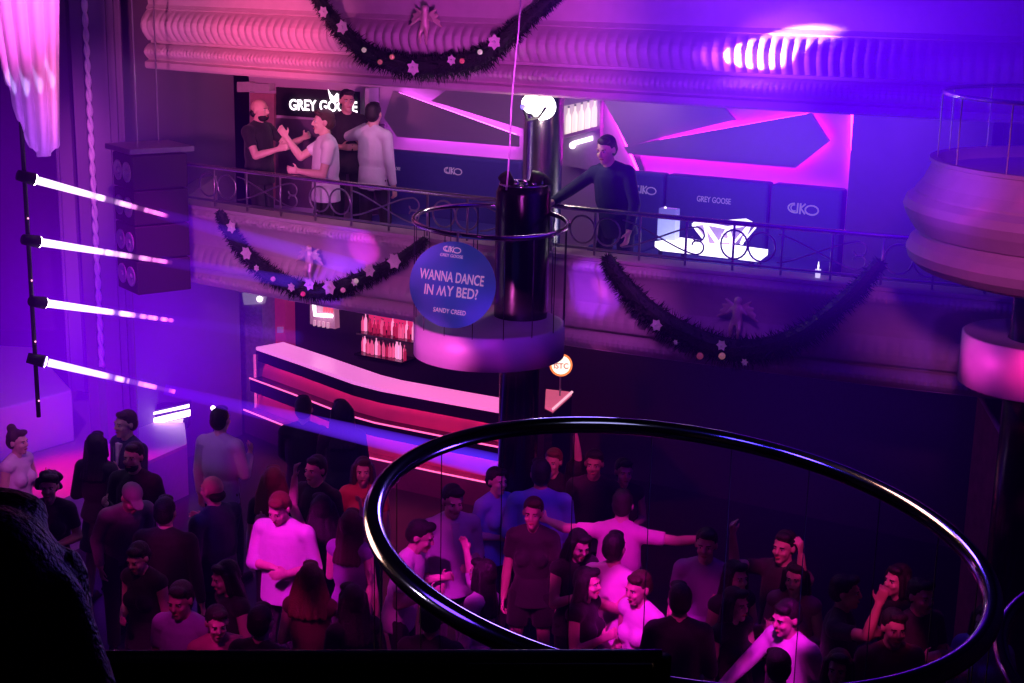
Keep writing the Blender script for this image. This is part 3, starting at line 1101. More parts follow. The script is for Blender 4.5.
# back of the bar
BW0, BW1 = V((-3.05, 19.4, 0)), V((.55, 17.2, 0))
bd = (BW1 - BW0).normalized()
bn = V((bd.y, -bd.x, 0))
if bn.y > 0:
    bn = -bn
mb = MB().prism([BW0 - bd * .8, BW1 + bd * 6.5, BW1 + bd * 6.5 + UPZ * 2.5, BW0 - bd * .8 + UPZ * 2.5], -bn * .1)
struct('wall_bar', mb, mat('dark bar wall', (.07, .045, .09), .6))


def bar_hit(px, py, off=0.0):
    d = ray(px, py)
    return CP + d * ((BW0 + bn * off - CP).dot(bn) / d.dot(bn))


B = bar_hit
struct('trim_8', MB().prism([V((*B(236, 300, .55).xy, 0)), V((*B(262, 300, .55).xy, 0)), V((*B(262, 300, .55).xy, 2.5)), V((*B(236, 300, .55).xy, 2.5))], -bn * .3), M['brick'])
struct('door_2', MB().prism([V((*B(265, 300, .3).xy, .0)), V((*B(285, 300, .3).xy, .0)), V((*B(285, 300, .3).xy, 2.3)), V((*B(265, 300, .3).xy, 2.3))], -bn * .2), mat('red lit door', (.62, .10, .18), .5, emis=(.8, .02, .12), estr=.16))
q = B(250, 299, .6)
t = thing('wall_light', 'pale hooded wall light on top of the rough brick pillar', 'lamp', tuple(q))
MB().prism([B(242, 293, .62), B(264, 297, .62), B(262, 304, .62), B(244, 305, .62)], -bn * .06).build('hood', mat('lamp hood', (.5, .45, .5), .5, emis=(.8, .6, .8), estr=.18), t)
MB().ball(B(259.5, 299, .66), .04).build('bulb', glow('warm bulb', (1, .82, .9), 2.2), t, smooth=True)
q = B(280, 330, .32)
one('door_plate', MB().prism([B(277, 327, .33), B(282.5, 327, .33), B(282.5, 333, .33), B(277, 333, .33)], -bn * .02), mat('pale plate', (.6, .4, .6), .5, emis=(.7, .2, .6), estr=.2), 'little pale plate beside the red-lit door behind the bar', 'plate')
t = thing('light_box', 'lit display box with bright white L-shaped tube behind the bar', 'light box', tuple(B(322, 318, .3)))
MB().prism([B(310, 302, .3), B(334, 307, .3), B(335, 329, .3), B(310, 324, .3)], -bn * .1).build('box', mat('display box', (.5, .28, .4), .5, emis=(.8, .25, .5), estr=.28), t)
MB().tube([B(314, 304, .36), B(315, 315, .36), B(332, 316, .36)], .026, 8).build('tube', glow('white tube', (1, .88, .95), 3.0), t, smooth=True)
for k in range(4):
    MB().prism([B(323 + 2.6 * k, 307 + .4 * k, .33), B(324.3 + 2.6 * k, 307.2 + .4 * k, .33), B(324.3 + 2.6 * k, 312 + .4 * k, .33), B(323 + 2.6 * k, 312 + .4 * k, .33)], -bn * .02).build('bar_mark', glow('red mark', (1, .1, .2), .8), t)
    MB().prism([B(313 + 4.5 * k, 320 + .8 * k, .33), B(315 + 4.5 * k, 320.3 + .8 * k, .33), B(315 + 4.5 * k, 326 + .8 * k, .33), B(313 + 4.5 * k, 326 + .8 * k, .33)], -bn * .02).build('lower_mark', glow('pale rose mark', (1, .5, .7), .5), t)
# two shelves of bottles
def shelf(x0, y0, x1, y1, lab, em):
    a, b = B(x0, y0, .32), B(x1, y1, .32)
    z = (a.z + b.z) / 2
    t = thing('bottle_shelf', lab, 'shelf', (a.x, a.y, z))
    mb = MB().prism([V((a.x, a.y, z)), V((b.x, b.y, z)), V((b.x, b.y, z)) - bn * .3, V((a.x, a.y, z)) - bn * .3], UPZ * -.025)
    mb.build('board', M['gloss'], t)
    if em:
        MB().prism([V((a.x, a.y, z + .02)) - bn * .27, V((b.x, b.y, z + .02)) - bn * .27, V((b.x, b.y, z + .38)) - bn * .27, V((a.x, a.y, z + .38)) - bn * .27], bn * -.02).build('back_light', mat('red back light', (.5, .05, .1), .5, emis=(1, .03, .22), estr=.55), t)
    return V((a.x, a.y, z)), V((b.x, b.y, z))


GLS = [mat('red lit bottle', (.5, .1, .2), .2, emis=(1, .10, .30), estr=.7), mat('pink lit bottle', (.8, .3, .5), .2, emis=(1, .30, .60), estr=1.0), mat('dark red bottle', (.25, .03, .06), .2, emis=(.8, .02, .12), estr=.45)]
s0 = shelf(356, 331, 418, 345, 'upper bottle shelf with red back light behind the bar', True)
s1 = shelf(354, 352, 402, 364, 'lower bottle shelf behind the bar', False)
random.seed(11)
for (a, b), n, gname in ((s0, 24, 'bottles on the upper bar shelf'), (s1, 18, 'bottles on the lower bar shelf')):
    protos = []
    for i in range(n):
        p = a.lerp(b, (i + .5) / n) - bn * random.uniform(.08, .16) + UPZ * .004
        nm = 'upper' if n == 24 else 'lower'
        k = random.randrange(3) if i >= 3 else i
        if i < 3:
            protos.append(bottle(p, (.20, .25, .17)[i], .020, GLS[i], M['satin'], 'glinting bottle lined up on the %s shelf of the bar' % nm, gname))
        else:
            dup(protos[k], p)

# ------------------------------------------------------------------ stage
e0, e1 = at_z(187, 444, .6), at_z(62, 499, .6)
ed = (e1 - e0).normalized()
e2 = e1 + ed * 7
PAe = V((PA.x + .05, PA.y + .2, .6))
poly = [V((e0.x, e0.y, .56)), V((e2.x, e2.y, .56)), V((-9.5, e2.y, .56)), V((-9.5, 20, .56)), V((-4.3, 17.2, .56)), V((-3.9, 16.9, .56))]
sd = MB().prism([V((q.x, q.y, 0)) for q in poly], UPZ * .56)
struct('floor_stage', MB().prism([q for q in poly], UPZ * .04), M['stage'])
struct('trim_9', sd, M['stageside'])
bk = [at_z(72, 390, 1.2), at_z(33, 347, 1.2), at_z(-60, 342, 1.2), at_z(-60, 424, 1.2)]
one('stage_block', MB().prism([V((q.x, q.y, .6)) for q in bk], UPZ * .6), M['block'], 'large white draped block standing on the stage', 'block', bevel=.02)
# lamp on the back edge of the stage
c = at_y(169, 417, 16.6)
t = thing('flood_light', 'bright striped flood light at the back corner of the stage', 'lamp', (c.x, c.y, .6))
FL = glow('flood light bars', (1, .62, 1), 4.0)
h = lambda px, py, d=0: at_y(px, py, 16.6 - d)
MB().prism([h(149, 411), h(189, 403), h(188, 428), h(156, 434), h(149, 431)], V((0, .14, 0))).build('housing', M['black'], t)
MB().prism([h(151, 419, .02), h(190, 410, .02), h(190, 416, .02), h(152, 425, .02)], V((0, .02, 0))).build('lamp_bar', FL, t)
MB().prism([h(152, 413, .02), h(189, 404.5, .02), h(189, 407.5, .02), h(152, 415, .02)], V((0, .02, 0))).build('lamp_bar', FL, t)
MB().prism([h(151, 426, .02), h(183, 419, .02), h(181, 429, .02), h(158, 434, .02), h(151, 431, .02)], V((0, .02, 0))).build('reflector', glow('soft reflector', (1, .55, 1), 1.3), t)
MB().box((c.x, c.y + .09, .70), (.3, .1, .2)).build('yoke', M['black'], t)
c = at_y(213, 408, 16.4)
t = thing('spark_lamp', 'tiny bright pin light on a stand beside the flood light', 'lamp', (c.x, c.y, 0))
MB().ball(c, .028).build('bulb', glow('pin light', (1, .8, 1), 5), t, smooth=True)
MB().tube([(c.x, c.y + .03, 0), (c.x, c.y + .03, c.z)], .012, 6).build('pole', M['black'], t)

# tableau curtain at the stage edge
mb = MB()
D0 = 11.85
cols = []
bottom = [(-90, -60), (-40, -20), (-20, 15), (0, 55), (8, 85), (16, 110), (24, 133), (32, 148), (40, 157), (48, 156), (55, 149), (59, 143)]
nC = 120
for i in range(nC):
    u = i / (nC - 1)
    f = u * (len(bottom) - 1)
    k = min(int(f), len(bottom) - 2)
    bx_ = bottom[k][0] + (bottom[k + 1][0] - bottom[k][0]) * (f - k)
    by_ = bottom[k][1] + (bottom[k + 1][1] - bottom[k][1]) * (f - k)
    tx_ = -140 + 200 * u
    col = []
    for j in range(30):
        v = j / 29
        y = -170 + (by_ + 170) * v
        x = tx_ + (bx_ - tx_) * v ** .6
        d = .05 * math.sin(u * 46 + .5 * v) * (.5 + .5 * v) + .25 * (1 - u) * v + .35 * max(0, .3 - abs(u - .9)) * 0
        col.append(at_y(x, y, D0 + d))
    cols.append(col)
vs = [q for c_ in cols for q in c_]
mb.add(vs, [(i * 30 + j, (i + 1) * 30 + j, (i + 1) * 30 + j + 1, i * 30 + j + 1) for i in range(nC - 1) for j in range(29)])
cu = one('stage_curtain', mb, M['curtain'], 'pale pleated stage curtain swagged up with rounded lower tip', 'curtain', smooth=True)
sl = cu.modifiers.new('thick', 'SOLIDIFY')
sl.thickness = .02

# hanging loudspeaker stack
c = at_y(135, 222, 14.3)
zt0, zb0 = at_y(135, 156, 14.3).z, at_y(135, 296, 14.3).z
rzs = R(37)
t = thing('speaker_stack', 'tall black hanging loudspeaker stack with round drivers beside the proscenium', 'loudspeaker', (c.x, c.y, zb0))
q = Matrix.Rotation(rzs, 3, 'Z')
Lc = lambda u, v: V((c.x, c.y, 0)) + q @ V((u, v, 0))
wside, wfront = .57, .50
nsp = 4
hs = (zt0 - zb0) / nsp
for k in range(nsp):
    m = Lc(wside / 2, wfront / 2)
    cab = MB().box((m.x, m.y, zb0 + hs * (k + .5)), (wside, wfront, hs - .012), rzs).build('cabinet', M['black'], t, bevel=.012)
    for v in (.14, .36):
        p = Lc(0, v) + UPZ * (zb0 + hs * (k + .5))
        ax = -(q @ V((1, 0, 0)))
        MB().lathe([(.10, .002), (.10, .012), (.085, .014), (.07, .004), (.03, -.0), (.03, .012), (.001, .018)], p, 20, ax).build('driver', mat('violet lit speaker cone', (.28, .22, .34), .5), cab, smooth=True)
m = Lc(wside / 2, wfront / 2)
MB().box((m.x, m.y, zt0 + .045), (wside + .1, wfront + .12, .05), rzs).build('top_frame', M['iron'], t)
for u, v in ((.1, .1), (.45, .4)):
    p = Lc(u, v)
    MB().tube([(p.x, p.y, zt0 + .06), (p.x, p.y, 9.0)], .008, 6).build('hanging_chain', M['iron'], t)

# four beam lights on an upright at the stage edge
SRC = [(36, 180), (40, 242), (45, 303), (46, 362)]
YS = 12.4
pts = [at_y(x, y, YS) for x, y in SRC]
bx0 = sum(p.x for p in pts) / 4 - .10
t = thing('light_pipe', 'dark drop pipe carrying the four beam lights at the stage edge', 'pipe', (bx0, YS, pts[3].z - .5))
MB().tube([(bx0, YS, pts[3].z - .5), (bx0, YS, 9.0)], .02, 8).build('pole', M['black'], t, smooth=True)
MB().lathe([(.08, 8.9), (.08, 9.0)], (bx0, YS, 0), 20).build('ceiling_plate', M['black'], t)
ENDS = [on_curve(-1.42, .08, 2.95), on_curve(-2.0, .1, 2.72), at_y(300, 338, 15.6), at_y(540, 476, 13.4)]
POS = ['topmost', 'second highest', 'third', 'lowest']
for k in range(4):
    s = pts[k]
    d = (ENDS[k] - s).normalized()
    t = thing('beam_light', '%s of the four beam lights on the drop pipe by the stage' % POS[k], 'lamp', tuple(s))
    MB().capsule(s - d * .16, s - d * .015, .045, .055, flat=True).build('housing', M['black'], t, smooth=True)
    MB().lathe([(.001, .008), (.035, .006), (.05, -.005)], s, 20, d).build('lens', glow('beam lens', (1, .8, 1), 12), t, smooth=True)
    MB().tube([s - d * .1, V((bx0, YS, s.z - .02))], .012, 6).build('arm', M['black'], t)
    z = at_y(SRC[k][0] + 1, SRC[k][1] + 38, YS)
    MB().ball((bx0 + .02, YS - .03, z.z), .008, seg=8, rings=6).build('indicator', glow('rose indicator', (1, .35, .6), 2.5), t, smooth=True)


def beam_mat(name, L, seed, core, far, gaps):
    m = bpy.data.materials.new(name)
    m.use_nodes = True
    nt = m.node_tree
    for n in list(nt.nodes):
        nt.nodes.remove(n)
    N_ = nt.nodes.new
    out = N_('ShaderNodeOutputMaterial')
    tc = N_('ShaderNodeTexCoord')
    sp = N_('ShaderNodeSeparateXYZ')
    nt.links.new(tc.outputs['Object'], sp.inputs[0])
    dv = N_('ShaderNodeMath')
    dv.operation = 'DIVIDE'
    dv.inputs[1].default_value = L
    nt.links.new(sp.outputs['Z'], dv.inputs[0])
    cr = N_('ShaderNodeValToRGB')
    el = cr.color_ramp.elements
    for i, (p, c) in enumerate(core):
        e = el[i] if i < 2 else el.new(p)
        e.position = p
        e.color = (*c, 1)
    nt.links.new(dv.outputs[0], cr.inputs['Fac'])
    nz = N_('ShaderNodeTexNoise')
    nz.noise_dimensions = '1D'
    nz.inputs['Scale'].default_value = gaps
    nz.inputs['Detail'].default_value = 2
    ad = N_('ShaderNodeMath')
    ad.operation = 'ADD'
    ad.inputs[1].default_value = seed
    nt.links.new(sp.outputs['Z'], ad.inputs[0])
    nt.links.new(ad.outputs[0], nz.inputs['W'])
    mr = N_('ShaderNodeMapRange')
    mr.inputs['From Min'].default_value = .42
    mr.inputs['From Max'].default_value = .58
    mr.inputs['To Min'].default_value = .05
    mr.inputs['To Max'].default_value = 1.0
    nt.links.new(nz.outputs['Fac'], mr.inputs['Value'])
    # near the lens the beam is unbroken, further out the smoke breaks it up
    fx = N_('ShaderNodeMapRange')
    fx.inputs['From Min'].default_value = far[0]
    fx.inputs['From Max'].default_value = far[1]
    nt.links.new(dv.outputs[0], fx.inputs['Value'])
    mxf = N_('ShaderNodeMix')
    mxf.inputs['A'].default_value = 1.0
    nt.links.new(fx.outputs['Result'], mxf.inputs['Factor'])
    nt.links.new(mr.outputs['Result'], mxf.inputs['B'])
    em = N_('ShaderNodeEmission')
    nt.links.new(cr.outputs['Color'], em.inputs['Color'])
    ms = N_('ShaderNodeMath')
    ms.operation = 'MULTIPLY'
    ms.inputs[1].default_value = far[2]
    nt.links.new(mxf.outputs['Result'], ms.inputs[0])
    nt.links.new(ms.outputs[0], em.inputs['Strength'])
    nt.links.new(em.outputs[0], out.inputs['Volume'])
    return m


def beam(name, s, e, r0, r1, m, lab, grp):
    d = e - s
    me = MB()
    WORLD[0] = False
    me.lathe([(r0, .02), (r1, d.length)], seg=16)
    o = me.build(name, m)
    WORLD[0] = True
    o.location = s
    o.rotation_euler = d.to_track_quat('Z', 'Y').to_euler()
    return tag(o, lab, 'light beam', grp)


LENB = [(170, 213), (172, 263), (172, 329), (174, 396)]
PK = (1, .55, 1)
for k in range(4):
    s, e = pts[k], ENDS[k]
    d = e - s
    # bright smoky stretch
    tx, ty = LENB[k]
    rr_ = ray(tx, ty)
    # closest approach between sight line and beam
    u = d.normalized()
    w0 = CP - s
    a_, b_, c_ = rr_.dot(rr_), rr_.dot(u), 1
    dd_, ee_ = rr_.dot(w0), u.dot(w0)
    ln = (a_ * ee_ - b_ * dd_) / (a_ * c_ - b_ * b_)
    mm = beam_mat('bright smoky beam %d' % k, ln, (3.1, 7.7, 15.2, 22.9)[k], [(0, (1, .75, 1)), (1, (1, .10, .75)), (.5, (1, .6, 1)), (.75, (1, .25, .9))], (.30, .5, 46.0), 7.0)
    beam('light_beam', s, s + u * ln, .036, .020, mm, '%s of four bright smoky light beams crossing in front of the loudspeaker stack' % POS[k], 'smoky light beams')
    mm = beam_mat('faint blue beam %d' % k, d.length, k * 3.3, [(0, (.1, .0, .6)), (1, (.05, .02, 1)), (.4, (.14, .02, 1)), (.7, (.08, .02, 1))], (0.6, 1.0, (2.0, 1.7, .5, 4.2)[k]), 1.5)
    lab = ['faint blue haze beam running from the topmost beam light to the parapet', 'faint blue haze beam from the second highest beam light to the flowered garland', 'barely visible violet haze beam from the third beam light', 'broad blue haze beam passing in front of the bar from the lowest beam light'][k]
    beam('haze_beam', s + u * ln * .9, e, .05, (.09, .07, .08, .13)[k], mm, lab, 'haze beams')
# ------------------------------------------------------------------ people
WORLD[0] = False
SKIN = [mat('fair skin', (.80, .52, .42), .55, var=.04, scale=8), mat('tan skin', (.66, .40, .30), .55, var=.04, scale=8)]
HAIRM = dict(
    black=mat('black hair', (.018, .013, .016), .45, bump=.5, bscale=120),
    brown=mat('brown hair', (.07, .035, .025), .45, bump=.5, bscale=120),
    auburn=mat('auburn hair', (.22, .07, .045), .45, bump=.5, bscale=120),
    grey=mat('grey cap cloth', (.40, .36, .40), .8))
CLO = {}


def cloth(name, col):
    if name not in CLO:
        CLO[name] = mat(name + ' cloth', col, .8, var=.10, scale=7, bump=.35, bscale=16, sheen=.15)
    return CLO[name]


CC = dict(white=(.86, .84, .86), pale=(.62, .58, .66), black=(.018, .016, .022), dark=(.035, .028, .04), navy=(.03, .035, .10), grey=(.26, .24, .28),
          blue=(.30, .40, .80), wine=(.16, .02, .05), red=(.70, .10, .12), magenta=(.80, .35, .62), purple=(.36, .20, .48), denim=(.05, .06, .13), rose=(.60, .16, .26), pinkwhite=(.90, .72, .84))
DN = V((0, 0, -1))
ARM = dict(
    down=((.16, .04, -1), (.08, -.18, -1)),
    front=((.20, .10, -1), (-.55, -.85, .05)),
    drink=((.18, -.15, -1), (-.25, -.80, .55)),
    forward=((.15, -.80, -.45), (-.12, -1, .12)),
    raise_=((.35, -.55, .15), (-.05, -.25, 1)),
    up=((.30, -.15, .9), (-.1, -.1, 1)),
    face=((.30, -.75, -.45), (-.50, -.15, .85)),
    wide=((1, -.15, -.05), (.75, -.65, .10)),
    hips=((.55, .20, -.8), (-.75, -.45, -.35)),
    lean=((.15, -.45, -.9), (-.15, -.70, -.55)),
    phone=((.16, -.2, -1), (-.42, -.75, .50)),
    cross=((.16, -.25, -1), (-.92, -.40, .12)),
    dance=((.65, -.3, -.35), (.05, -.6, .8)),
)
PEOPLE = []


def person(hx, hy, face, label, h=1.75, fem=False, top='dark', sleeve='short', legs='denim', low='trousers', hair='short', hc='black', aL='down', aR='down',
           lean=0.0, side=0.0, hyaw=0.0, hpitch=0.0, sk=0, base=0.0, sit=False, group=None, collar=False, y=None, extra=None, hw=1.0):
    s = h / 1.75
    Rt = Matrix.Rotation(R(side), 3, 'Y') @ Matrix.Rotation(R(lean), 3, 'X')
    pz = .95 * s if not sit else .50
    P0 = V((0, 0, pz))
    if lean and not sit:
        P0 = V((0, .12 * math.sin(R(lean)), pz))
    T = lambda x, y_, z: P0 + Rt @ (V((x, y_, z)) * s)
    Rh = Matrix.Rotation(R(side * .4), 3, 'Y') @ Matrix.Rotation(R(lean * .5 + hpitch), 3, 'X') @ Matrix.Rotation(R(hyaw), 3, 'Z')
    nb = T(0, .012, .50)
    hcn = nb + Rt @ V((0, -.012 * s, .05 * s)) + Rh @ V((0, -.022 * s, .118 * s))
    Hd = lambda x, y_, z: hcn + Rh @ (V((x, y_, z)) * s)
    # place: the head centre lies on the sight line of its pixel
    rz = R(face)
    Q = Matrix.Rotation(rz, 3, 'Z')
    hw_ = at_z(hx, hy, base + hcn.z) if y is None else at_y(hx, hy, y)
    if y is not None:
        base = hw_.z - hcn.z
    loc = hw_ - Q @ V((hcn.x, hcn.y, 0))
    t = thing('person', label, 'person', (loc.x, loc.y, base), rz, group)
    shw = (.165 if fem else .185) * hw
    skin = SKIN[sk]
    b = MB()
    # head
    b.ball(Hd(0, .012, .03), (.077 * s, .096 * s, .088 * s), Rh)
    b.ball(Hd(0, -.026, -.035), (.061 * s, .066 * s, .083 * s), Rh)
    b.ball(Hd(0, -.064, -.092), .029 * s)
    b.capsule(Hd(0, -.090, .015), Hd(0, -.106, -.020), .010 * s, .0155 * s)
    b.capsule(Hd(-.035, -.079, .026), Hd(.035, -.079, .026), .014 * s)
    for sg in (-1, 1):
        b.ball(Hd(sg * .078, .012, -.004), (.012 * s, .022 * s, .032 * s), Rh)
        b.ball(Hd(sg * .036, -.066, -.028), .024 * s)
    b.capsule(nb - Rt @ V((0, 0, .05 * s)), Hd(0, .012, -.06), (.052 if fem else .060) * s, (.048 if fem else .056) * s)
    X = Rt @ V((1, 0, 0))
    cw, ww, pw = ((.150, .118, .165) if fem else (.172, .142, .155))

    def torso(mb, g, hem=None):
        mb.capsule(T(0, .0, .20), T(0, .005, .37), cw * s * hw + g, (cw - .012) * s * hw + g, 18, squash=(X, 1, .70))
        mb.capsule(T(-shw + .02, .01, .445), T(shw - .02, .01, .445), .062 * s + g, seg=14)
        mb.capsule(T(0, 0, .03), T(0, 0, .22), (ww + .008) * s * hw + g, ww * s * hw + g, 18, squash=(X, 1, .74))
        mb.ball(T(0, .005, -.02), (pw * s * hw + g, .118 * s * hw + g, .125 * s + g), Rt, 18)
        for sg in (-1, 1):
            mb.capsule(T(sg * .10, .012, .475), T(sg * .03, .015, .52), .05 * s + g, .045 * s + g * .3)
            if fem:
                mb.ball(T(sg * .068, -.085, .29), (.062 * s + g * .7, .055 * s + g * .7, .062 * s + g * .7), Rt)
        if hem is not None:
            mb.capsule(T(0, 0, hem), T(0, 0, .10), (pw + .014) * s * hw + g, (ww + .012) * s * hw + g, 20, True, (X, 1, .76))

    torso(b, 0)
    joints = {}
    for sg, spec in ((1, aL), (-1, aR)):
        u, f = ARM[spec] if isinstance(spec, str) else spec
        mir = lambda d: (Rt @ V((d[0] * sg, d[1], d[2]))).normalized()
        u, f = mir(u), mir(f)
        sh = T(sg * shw, .01, .44)
        el = sh + u * .285 * s
        wr = el + f * .255 * s
        joints[sg] = (sh, el, wr, f)
        b.capsule(sh, el, .052 * s, .041 * s)
        b.capsule(el, el.lerp(wr, .3), .042 * s, .043 * s)
        b.capsule(el.lerp(wr, .3), wr, .043 * s, .028 * s)
        # hand
        n = V((-sg, 0, 0)) if abs(f.x) < .8 else V((0, -.2, -1))
        n = (n - f * n.dot(f)).normalized()
        th = f.cross(n) * (-sg)
        k = .98 * s
        pc = wr + f * .045 * k
        b.capsule(wr + f * .012 * k, wr + f * .082 * k, .036 * k, .042 * k, 12, squash=(th, 1, .36))
        for i, (o_, L) in enumerate(((.0315, .066), (.0105, .077), (-.0105, .071), (-.0315, .054))):
            p0 = wr + f * .078 * k + th * o_ * k
            c1, c2 = .30 + .05 * i, .85 + .08 * i
            d1 = (f * math.cos(c1) + n * math.sin(c1) + th * o_ * 2).normalized()
            d2 = (f * math.cos(c2) + n * math.sin(c2) + th * o_ * 2).normalized()
            p1 = p0 + d1 * L * .55 * k
            b.capsule(p0, p1, .0098 * k, .009 * k, 8)
            b.capsule(p1, p1 + d2 * L * .5 * k, .009 * k, .0075 * k, 8)
        p0 = wr + f * .022 * k + th * .026 * k
        d1 = (f * .62 + th * .75 + n * .25).normalized()
        p1 = p0 + d1 * .045 * k
        d2 = (f * .9 + th * .3 + n * .35).normalized()
        b.capsule(p0, p1, .014 * k, .011 * k, 8)
        b.capsule(p1, p1 + d2 * .03 * k, .011 * k, .008 * k, 8)
        joints[(sg, 'hand')] = (wr + f * .10 * k + n * .03 * k, f, n, th)
    lj = {}
    for sg in (-1, 1):
        hp = P0 + V((sg * .09 * s, 0, -.03 * s))
        if sit:
            kn = hp + V((sg * .05, -.42 * s, .0))
            an = V((kn.x, kn.y - .02, .08))
        else:
            st = .05 * sg
            an = V((sg * .12 * s, st, .085 * s))
            kn = hp.lerp(an, .49) + V((sg * .01, -.045, 0))
        lj[sg] = (hp, kn, an)
        b.capsule(hp, kn, .084 * s, .054 * s)
        b.capsule(kn, kn.lerp(an, .3), .054 * s, .056 * s)
        b.capsule(kn.lerp(an, .3), an, .056 * s, .036 * s)
        b.capsule(an + V((0, .02, -.035 * s)), an + V((sg * .03, -.15 * s, -.055 * s)), .036 * s, .028 * s)
    b.build('body', skin, t, remesh=.0088, sm=3)
    # shirt
    tm = cloth(top, CC[top])
    c = MB()
    torso(c, .016, hem=(-.13 if low != 'dress' else -.05))
    for sg in (-1, 1):
        sh, el, wr, f = joints[sg]
        if sleeve == 'short':
            c.capsule(sh, sh.lerp(el, .62), .064 * s, .060 * s, 14, True)
            c.ball(sh, .066 * s)
        elif sleeve == 'long':
            c.ball(sh, .066 * s)
            c.capsule(sh, el, .064 * s, .056 * s)
            c.capsule(el, el.lerp(wr, .93), .056 * s, .041 * s, 14, True)
            c.ball(el, .056 * s)
        elif sleeve == 'rolled':
            c.ball(sh, .066 * s)
            c.capsule(sh, el, .064 * s, .056 * s)
            c.capsule(el, el.lerp(wr, .35), .057 * s, .056 * s, 14, True)
    c.build('dress' if low == 'dress' else ('jacket' if label.find('jacket') >= 0 or label.find('suit') >= 0 else 'shirt'), tm, t, remesh=.0125, sm=3)
    if collar:
        cm = cloth(collar, CC[collar])
        MB().capsule(T(0, .012, .495), T(0, .012, .545), .070 * s, .064 * s, 16, True).build('collar', cm, t, remesh=.008, sm=1)
        MB().prism([T(-.035, -.112, .50), T(.035, -.112, .50), T(.01, -.135, .30), T(-.01, -.135, .30)], Rt @ V((0, .03, 0))).build('shirt_front', cm, t)
    lm = cloth(legs, CC[legs])
    if low == 'trousers':
        c = MB()
        for sg in (-1, 1):
            hp, kn, an = lj[sg]
            c.capsule(hp, kn, .090 * s, .070 * s)
            c.capsule(kn, an + V((0, 0, .0)), .070 * s, .056 * s, 14, True)
        c.ball(T(0, .005, -.02), (pw * s * hw + .012, .118 * s * hw + .012, .12 * s), Rt, 18)
        c.build('trousers', lm, t, remesh=.0125, sm=3)
    elif low in ('skirt', 'dress', 'shorts'):
        c = MB()
        if low == 'shorts':
            for sg in (-1, 1):
                hp, kn, an = lj[sg]
                c.capsule(hp, hp.lerp(kn, .7), .105 * s, .092 * s, 16, True)
            c.ball(T(0, .005, -.02), (pw * s + .014, .118 * s + .014, .12 * s), Rt, 18)
            c.build('shorts', lm, t, remesh=.0125, sm=3)
        else:
            zk = lj[1][1].z + .06 * s
            mid = (lj[1][0] + lj[-1][0]) / 2
            c.capsule(V((mid.x, mid.y - .03, zk)), T(0, 0, .10), .235 * s, (ww + .012) * s, 24, True, (V((1, 0, 0)), 1, .8))
            c.build('skirt', lm if low == 'skirt' else tm, t, remesh=.0125, sm=3)
    # shoes
    for sg in (-1, 1):
        an = lj[sg][2]
        MB().capsule(an + V((0, .025, -.042 * s)), an + V((sg * .03, -.165 * s, -.055 * s)), .043 * s, .034 * s).box(an + V((sg * .015, -.07 * s, -.075 * s)), (.085 * s, .26 * s, .02)).build('shoe', M['black'], t, remesh=.01, sm=1)
    # face details
    ew = mat('eye white', (.75, .72, .72), .3)
    ei = mat('dark iris', (.02, .015, .015), .2)
    for sg in (-1, 1):
        e = MB().ball(Hd(sg * .031, -.079, .006), (.0135 * s, .0085 * s, .0075 * s), Rh, 10, 7).build('eye', ew, t, smooth=True)
        MB().ball(Hd(sg * .031, -.0855, .006), .0056 * s, seg=8, rings=6).build('iris', ei, e, smooth=True)
        MB().capsule(Hd(sg * .018, -.0925, .024), Hd(sg * .046, -.083, .026), .0048 * s, .0035 * s, 8).build('eyebrow', HAIRM['black' if hc == 'grey' else hc], t, smooth=True)
    MB().ball(Hd(0, -.0915, -.062), (.024 * s, .009 * s, .0075 * s), Rh, 12, 7).build('mouth', mat('lips', (.50, .12, .14), .45), t, smooth=True)
    # hair
    hm = HAIRM[hc]
    g = MB()
    if hair in ('short', 'long', 'bun', 'curly', 'pony', 'wavy'):
        g.ball(Hd(0, .028, .045), (.087 * s, .098 * s, .090 * s), Rh)
        g.ball(Hd(0, .055, .0), (.082 * s, .075 * s, .085 * s), Rh)
        g.ball(Hd(.015, -.045, .098), (.065 * s, .048 * s, .032 * s), Rh)
    if hair in ('long', 'wavy'):
        w_ = 1.0 if hair == 'long' else 1.25
        for a in (-1, -.6, -.2, .2, .6, 1):
            p0 = Hd(a * .078, .03 + .04 * (1 - abs(a)), .03)
            p1 = Hd(a * .092 * w_, .045 + .05 * (1 - abs(a)), -.13)
            p2 = T(a * .105 * w_, .095 + .035 * (1 - abs(a)), .36 if hair == 'long' else .40)
            g.capsule(p0, p1, .034 * s, .038 * s * w_)
            g.capsule(p1, p2, .038 * s * w_, .026 * s)
        for sg in (-1, 1):
            g.capsule(Hd(sg * .076, -.022, .05), Hd(sg * .084, -.02, -.10), .021 * s, .028 * s)
    if hair == 'curly':
        rnd = random.Random(int(hx * 7 + hy))
        for _ in range(46):
            a, e = rnd.uniform(0, 2 * math.pi), rnd.uniform(-.5, 1.4)
            d = V((math.cos(a) * math.cos(e), math.sin(a) * math.cos(e), math.sin(e)))
            if d.y < -.35 and d.z < .62:
                continue
            g.ball(Hd(d.x * .105, .025 + d.y * .115, .02 + d.z * .10), rnd.uniform(.028, .042) * s, seg=8, rings=6)
    if hair == 'bun':
        g.ball(Hd(0, .07, .135), .048 * s)
    if hair == 'pony':
        g.capsule(Hd(0, .11, .05), Hd(0, .15, -.03), .035 * s, .04 * s)
        g.capsule(Hd(0, .15, -.03), Hd(0, .12, -.19), .04 * s, .018 * s)
